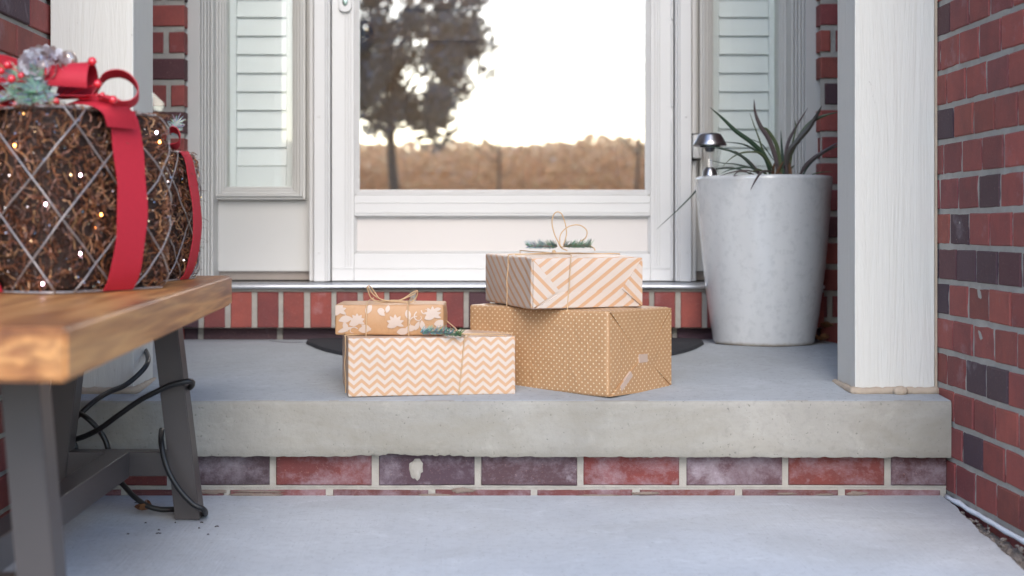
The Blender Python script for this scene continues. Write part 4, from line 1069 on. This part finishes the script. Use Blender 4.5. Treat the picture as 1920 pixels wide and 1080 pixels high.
lv([(1430, 332), (1420, 322), (1405, 305), (1390, 292), (1377, 282)], .0050, PUR, YL-.04, YL-.10)
lv([(1450, 320), (1438, 300), (1420, 285), (1400, 273), (1380, 268), (1352, 266)], .0024, DKG, YL-.02, YL-.1)
lv([(1446, 312), (1430, 290), (1412, 285), (1390, 287), (1372, 296), (1355, 312)], .0022, GRN, YL-.04, YL-.1)
lv([(1440, 330), (1420, 317), (1395, 314), (1370, 318), (1352, 325)], .0022, DKG, YL-.04, YL-.1)
lv([(1440, 334), (1415, 322), (1390, 320), (1365, 325), (1350, 330)], .0018, PUR, YL-.04, YL-.1)
lv([(1432, 332), (1410, 316), (1380, 308), (1356, 306), (1330, 300)], .0016, DKG, YL-.04, YL-.1)
lv([(1442, 332), (1432, 322), (1420, 318), (1405, 324)], .0020, GRN, YL-.04, YL-.08)
lv([(1450, 300), (1435, 278), (1425, 268), (1400, 258)], .0014, DKG)
lv([(1428, 334), (1405, 324), (1385, 322), (1376, 330), (1384, 328)], .0014, PUR, YL-.06, YL-.1)
blade([P(1425, 336, 3.47), P(1380, 316, 3.51), P(1330, 322, 3.56), P(1303, 360, 3.55), P(1268, 396, 3.50), P(1231, 430, 3.45)], .0024, DKG)
rs = random.Random(12)
for k in range(16):   # leaf bases and short stubs, and leaves leaning back to the wall
    x = rs.uniform(1445, 1486); e = rs.uniform(-40, 40)
    lv([(x, 342), (x+e*.1, 322), (x+e*.4, rs.uniform(295, 310))], rs.uniform(.003, .005), rs.choice([PUR, GRN, (.16, .08, .04)]), YL+rs.uniform(-.03, .04), YL+rs.uniform(-.02, .06))
pt_ = obj('spiky_plant', bm, M['leaf'], base=(bx_, Yp, zb+HP-.04), normals=False); tag(pt_, 'dark strap-leaved spiky plant growing in the white planter', 'plant')
# solar light stuck in the planter
Ys = 3.435; cx = X(1331, Ys)
sl_ = thing('solar_light', (cx, Ys, Z(330, Ys)-.03), 'small solar garden light with silver cap, stuck in the planter left of the plant', 'garden light')
s = Ys/F
bm = bmesh.new(); z0 = Z(273, Ys)
lathe(bm, [(20*s, 0), (30.5*s, -.001), (31*s, .001), (30.5*s, 4*s), (28*s, 9*s), (23*s, 18*s), (21*s, 21.5*s), (18*s, 23*s), (2*s, 23.8*s)], (cx, Ys, z0), 40)
obj('cap', bm, M['chrome'], sl_, smooth=35)
bm = bmesh.new(); lathe(bm, [(19*s, -.0005), (19*s, -.004), (10*s, -.006), (8*s, -.014), (1*s, -.016)], (cx, Ys, z0), 24); obj('lens', bm, M['black'], sl_, smooth=35)
bm = bmesh.new(); lathe(bm, [(23.5*s, -.002), (22*s, -10*s), (17*s, -36*s), (13*s, -52*s), (12.5*s, -53*s)], (cx, Ys, z0), 32, cap=False); obj('shade', bm, M['clear'], sl_, smooth=True)
bm = bmesh.new(); lathe(bm, [(3*s, -40*s), (8*s, -41*s), (13*s, -48*s), (14*s, -56*s), (10*s, -60*s), (8*s, -90*s)], (cx, Ys, z0), 28); obj('stake', bm, M['chrome'], sl_, smooth=35)
# small wall fitting on the door trim
bm = bmesh.new(); x0, x1 = X(1299, 3.742), X(1317, 3.742)
box(bm, x0, x1, 3.742, 3.775, Z(297, 3.742), Z(252, 3.742), 0, .005)
wf = thing('doorbell', ((x0+x1)/2, 3.775, Z(275, 3.742)), 'small pale doorbell box on the door trim behind the solar light', 'doorbell')
obj('cover', bm, M['trim'], wf, smooth=40)
bm = bmesh.new(); box(bm, x0-.003, x1+.001, 3.760, 3.776, Z(300, 3.742), Z(249, 3.742), 0, .003); obj('back_plate', bm, M['black'], wf)

# ------------------------------------------------------------------ doormat, leaves, crack, bits
bm = bmesh.new(); xm, am, ym = X(946, 3.5), .486, 3.525; n = 96; top_, bot = [], []
for k in range(n):
    a = 2*math.pi*k/n; ca, sa = math.cos(a), math.sin(a)
    x = xm + am*math.copysign(abs(ca)**.9, ca); y = ym - (.44*sa if sa > 0 else .105*math.copysign(abs(sa)**.6, sa))
    top_.append(bm.verts.new((x, y, pz(y)+.008))); bot.append(bm.verts.new((x + .003*ca, y-.003*sa, pz(y)+.001)))
for k in range(n): bm.faces.new((top_[k], top_[(k+1) % n], bot[(k+1) % n], bot[k]))
# fan of rows so the mat follows the floor
prev = top_
for r in range(1, 12):
    cur = [bm.verts.new((xm + (v.co.x-xm)*(1-r/12), ym + (v.co.y-ym)*(1-r/12), 0)) for v in top_]
    for v in cur: v.co.z = pz(v.co.y) + .008 + .0012*math.sin(r*2.2)
    for k in range(n): bm.faces.new((prev[k], prev[(k+1) % n], cur[(k+1) % n], cur[k]))
    prev = cur
bm.faces.new(prev)
dm = obj('doormat', bm, M['mat'], smooth=40, base=(xm, 3.4, pz(3.4))); tag(dm, 'black half-round rubber doormat behind the stacked gifts', 'doormat')
def dryleaf(c, L, seed, label):
    rs = random.Random(seed); bm = bmesh.new(); g = []
    a = rs.uniform(0, 6.28)
    for i in range(9):
        t = i/8; w_ = L*.38*math.sin(math.pi*min(1, t*.95+.04))*(1+.3*noise.noise(Vector((i*1.4, seed, 0)))); row = []
        for j in range(-2, 3):
            x = L*(t-.5); y = w_*j/2; z = .10*L + .35*L*(abs(j)/2)**1.5*(.4+.6*noise.noise(Vector((i*.5, j*.5, seed)))) + .2*L*(t-.5)**2*4
            row.append(bm.verts.new(c + Vector((x*math.cos(a)-y*math.sin(a), x*math.sin(a)+y*math.cos(a), z))))
        g.append(row)
    for i in range(8):
        for j in range(4): bm.faces.new((g[i][j], g[i+1][j], g[i+1][j+1], g[i][j+1]))
    r_ = bmesh.ops.solidify(bm, geom=list(bm.faces), thickness=.0006)
    o = obj('dry_leaf', bm, M['dleaf'], base=c, smooth=40); tag(o, label, 'leaf')
dryleaf(Vector((X(268, 2.53), 2.53, .001)), .045, 3, 'dry brown leaf on the walkway under the bench cord')
dryleaf(Vector((X(1540, 3.50), 3.50, pz(3.5)+.001)), .050, 5, 'dry tan leaf beside the foot of the planter')
dryleaf(Vector((X(1551, 3.58), 3.58, pz(3.58)+.03)), .045, 8, 'orange brown dry leaf standing against the wall behind the planter')
bm = bmesh.new()
pts = smoothpts([Vector((X(a, y), y, pz(y)+.0002)) for a, y in ((505, 3.60), (520, 3.56), (540, 3.52), (565, 3.53), (582, 3.56))], 5)
ribbon(bm, pts, Vector((0, .0016, 0)), .0012); tag(obj('twig', bm, M['dark'], base=pts[0]), 'thin dark twig lying on the porch floor left of the doormat', 'twig')
bm = bmesh.new(); rs = random.Random(5)
for k in range(11):
    px = rs.uniform(150, 1700); y = rs.uniform(2.2, 2.66) if k > 14 else rs.uniform(2.35, 2.66)
    if k <= 10: px = rs.uniform(190, 420)
    c = Vector((X(px, y), y, .0012)); L = rs.uniform(.001, .0045); a = rs.uniform(-.5, .5)
    tube(bm, [c - Vector((L*math.cos(a), L*math.sin(a), 0)), c + Vector((0, 0, .001)), c + Vector((L*math.cos(a), L*math.sin(a), 0))], .0008, 4)
tag(obj('debris', bm, M['core']), 'tiny dark bits of plant debris scattered on the walkway', 'debris', kind='stuff')

# ------------------------------------------------------------------ across the street: what the door glass mirrors
def tree_r(name, base, trunk, limbs, leaves, label, col, group=None):
    root = thing(name, base, label, 'tree', group)
    bm = bmesh.new()
    for pts, r in limbs: tube(bm, smoothpts(pts, 4), r, 7, 0, lambda t: 1-.75*t)
    obj('trunk', bm, M['bark'], root, smooth=True)
    if leaves:
        bm = bmesh.new(); cl = bm.loops.layers.float_color.new('Col'); rs = random.Random(hash(label) % 7 if 0 else 3)
        for c, rad, n, s in leaves:
            for k in range(n):
                d = Vector((rs.gauss(0, 1), rs.gauss(0, 1), rs.gauss(0, 1))); d = d.normalized()*rad*rs.random()**.45; d.z *= .9
                p = c + d; nr = Vector((rs.gauss(0, 1), rs.gauss(0, 1), rs.gauss(0, 1))).normalized(); u_ = nr.orthogonal().normalized(); v_ = nr.cross(u_); ss = s*rs.uniform(.6, 1.3)
                f = bm.faces.new([bm.verts.new(p + u_*ss*x + v_*ss*y*.55) for x, y in ((-1, 0), (0, -1), (1, 0), (0, 1))])
                cc = vary(col, rs, .4)
                for l in f.loops: l[cl] = (*cc, 1)
        obj('crown', bm, M['leaf'], root, normals=False)
    return root
def mir(px, py, d): return Vector(((px-VX)*d/F, -(d - 2*(YD+.02)), H - (py-HZ)*d/F))   # a place seen at px, py in the door glass, d metres of light path
rs = random.Random(17); D1 = 20.0
limbs = [([mir(752, 500, D1), mir(740, 360, D1), mir(733, 270, D1), mir(735, 180, D1), mir(760, 60, D1), mir(770, -60, D1)], .09)]
lvs = []
for k in range(26):
    a = rs.uniform(0, 6.28); r_ = rs.uniform(.3, 1)**.6; e = mir(765 + 135*r_*math.cos(a), 70 - 190*r_*math.sin(a), D1) + Vector((0, rs.uniform(-.7, .7), 0))
    s0 = mir(rs.uniform(732, 750), rs.uniform(120, 250), D1); limbs.append(([s0, (s0+e)/2 + Vector((0, 0, .1)), e], .022))
    lvs.append((e, rs.uniform(.26, .38), 260, .058))
for px, py in ((690, 200), (715, 235), (800, 215), (830, 170), (870, 60), (880, 90), (690, 130), (750, 200), (700, 60), (800, 110)): lvs.append((mir(px, py, D1), .28, 240, .055))
for k in range(22): lvs.append((mir(rs.uniform(672, 865), rs.uniform(-20, 215), D1) + Vector((0, rs.uniform(-.6, .6), 0)), .24, 170, .055))
for px, py in ((905, 130), (925, 95), (918, 140)): lvs.append((mir(px, py, D1), .10, 22, .05))
limbs.append(([mir(820, 140, D1), mir(880, 125, D1), mir(925, 95, D1)], .012))
tree_r('tree', mir(752, 520, D1), None, limbs, lvs, 'dark leafy young tree mirrored at the left of the door glass', (.20, .205, .23))
def baretree(px, d, hpx, seed, lab):
    rs = random.Random(seed); b = mir(px, 435, d); b.z = -.1; limbs = []; top_ = mir(px + rs.uniform(-12, 12), hpx, d)
    limbs.append(([b, b*.5 + top_*.5 + Vector((rs.uniform(-.2, .2), 0, 0)), top_], .055*d/40))
    for k in range(26):
        t = rs.uniform(.3, .95); p = b.lerp(top_, t); L = (1.15-t)*(top_.z-b.z)*.42; sx = rs.choice((-1, 1))
        q = p + Vector((sx*L*rs.uniform(.3, .8), rs.uniform(-1, 1)*L*.4, L*rs.uniform(.5, 1))); m_ = (p+q)/2 + Vector((sx*L*.08, 0, -L*.06))
        limbs.append(([p, m_, q], .02*d/40))
        for j in range(3):
            p2 = p.lerp(q, rs.uniform(.4, .9)); limbs.append(([p2, p2 + Vector((rs.uniform(-.3, .3)*L, 0, rs.uniform(.2, .4)*L))], .010*d/40))
    tree_r('tree', b, None, limbs, None, lab, (0, 0, 0), 'bare trees across the street')
baretree(932, 44, 60, 1, 'slim bare tree across the street, mirrored near the middle of the door glass')
baretree(1185, 40, -90, 2, 'tall bare tree across the street, mirrored at the right of the door glass')
# low hill added behind the wood to close bright sky gaps
bm = bmesh.new(); g = []
for i in range(121):
    x = -90 + 1.5*i; top_h = 6.2 + .5*noise.noise(Vector((x*.06, 0, 0)))
    g.append([bm.verts.new((x, -(62 + 3*j + 2*noise.noise(Vector((x*.1, j, 0)))), -.12 + (top_h+.12)*math.sin(math.pi*j/12*.5)**.8)) for j in range(13)])
for a, b in zip(g, g[1:]):
    for k in range(12): bm.faces.new((a[k], a[k+1], b[k+1], b[k]))
hl = obj('hill', bm, simple('brush_covered_hill', (.80, .56, .38), .95, var=.12, scale=.8, bump=0), smooth=True); tag(hl, 'low brown backing hill across the street', 'hill', kind='structure')
# autumn wood on the skyline
bm = bmesh.new(); cl = bm.loops.layers.float_color.new('Col'); rs = random.Random(9); d = 66
for k in range(70000):
    px = rs.uniform(-700, 2600); topy = 268 + 16*noise.noise(Vector((px*.012, 0, 0))) + 10*noise.noise(Vector((px*.05, 3, 0))) - (12 if 1080 < px < 1200 else 0)
    py = topy + (446-topy)*rs.random()**.95; p = mir(px, py, d + rs.uniform(-3, 3)); s_ = rs.uniform(.07, .15)
    nr = Vector((rs.gauss(0, 1), 1.5, rs.gauss(0, 1))).normalized(); u_ = nr.orthogonal().normalized(); v_ = nr.cross(u_)
    f = bm.faces.new([bm.verts.new(p + u_*s_*x + v_*s_*y) for x, y in ((-1, 0), (0, -1), (1, 0), (0, 1))])
    cc = vary(rs.choice([(.90, .62, .40), (.88, .58, .36), (.92, .68, .46), (.84, .56, .36)]), rs, .25)  # pale leaf tones painted in place of distant haze
    for l in f.loops: l[cl] = (*cc, 1)
wo = obj('wood', bm, mat_autumn(), normals=False); tag(wo, 'rust coloured autumn wood along the skyline across the street', 'wood', kind='stuff')
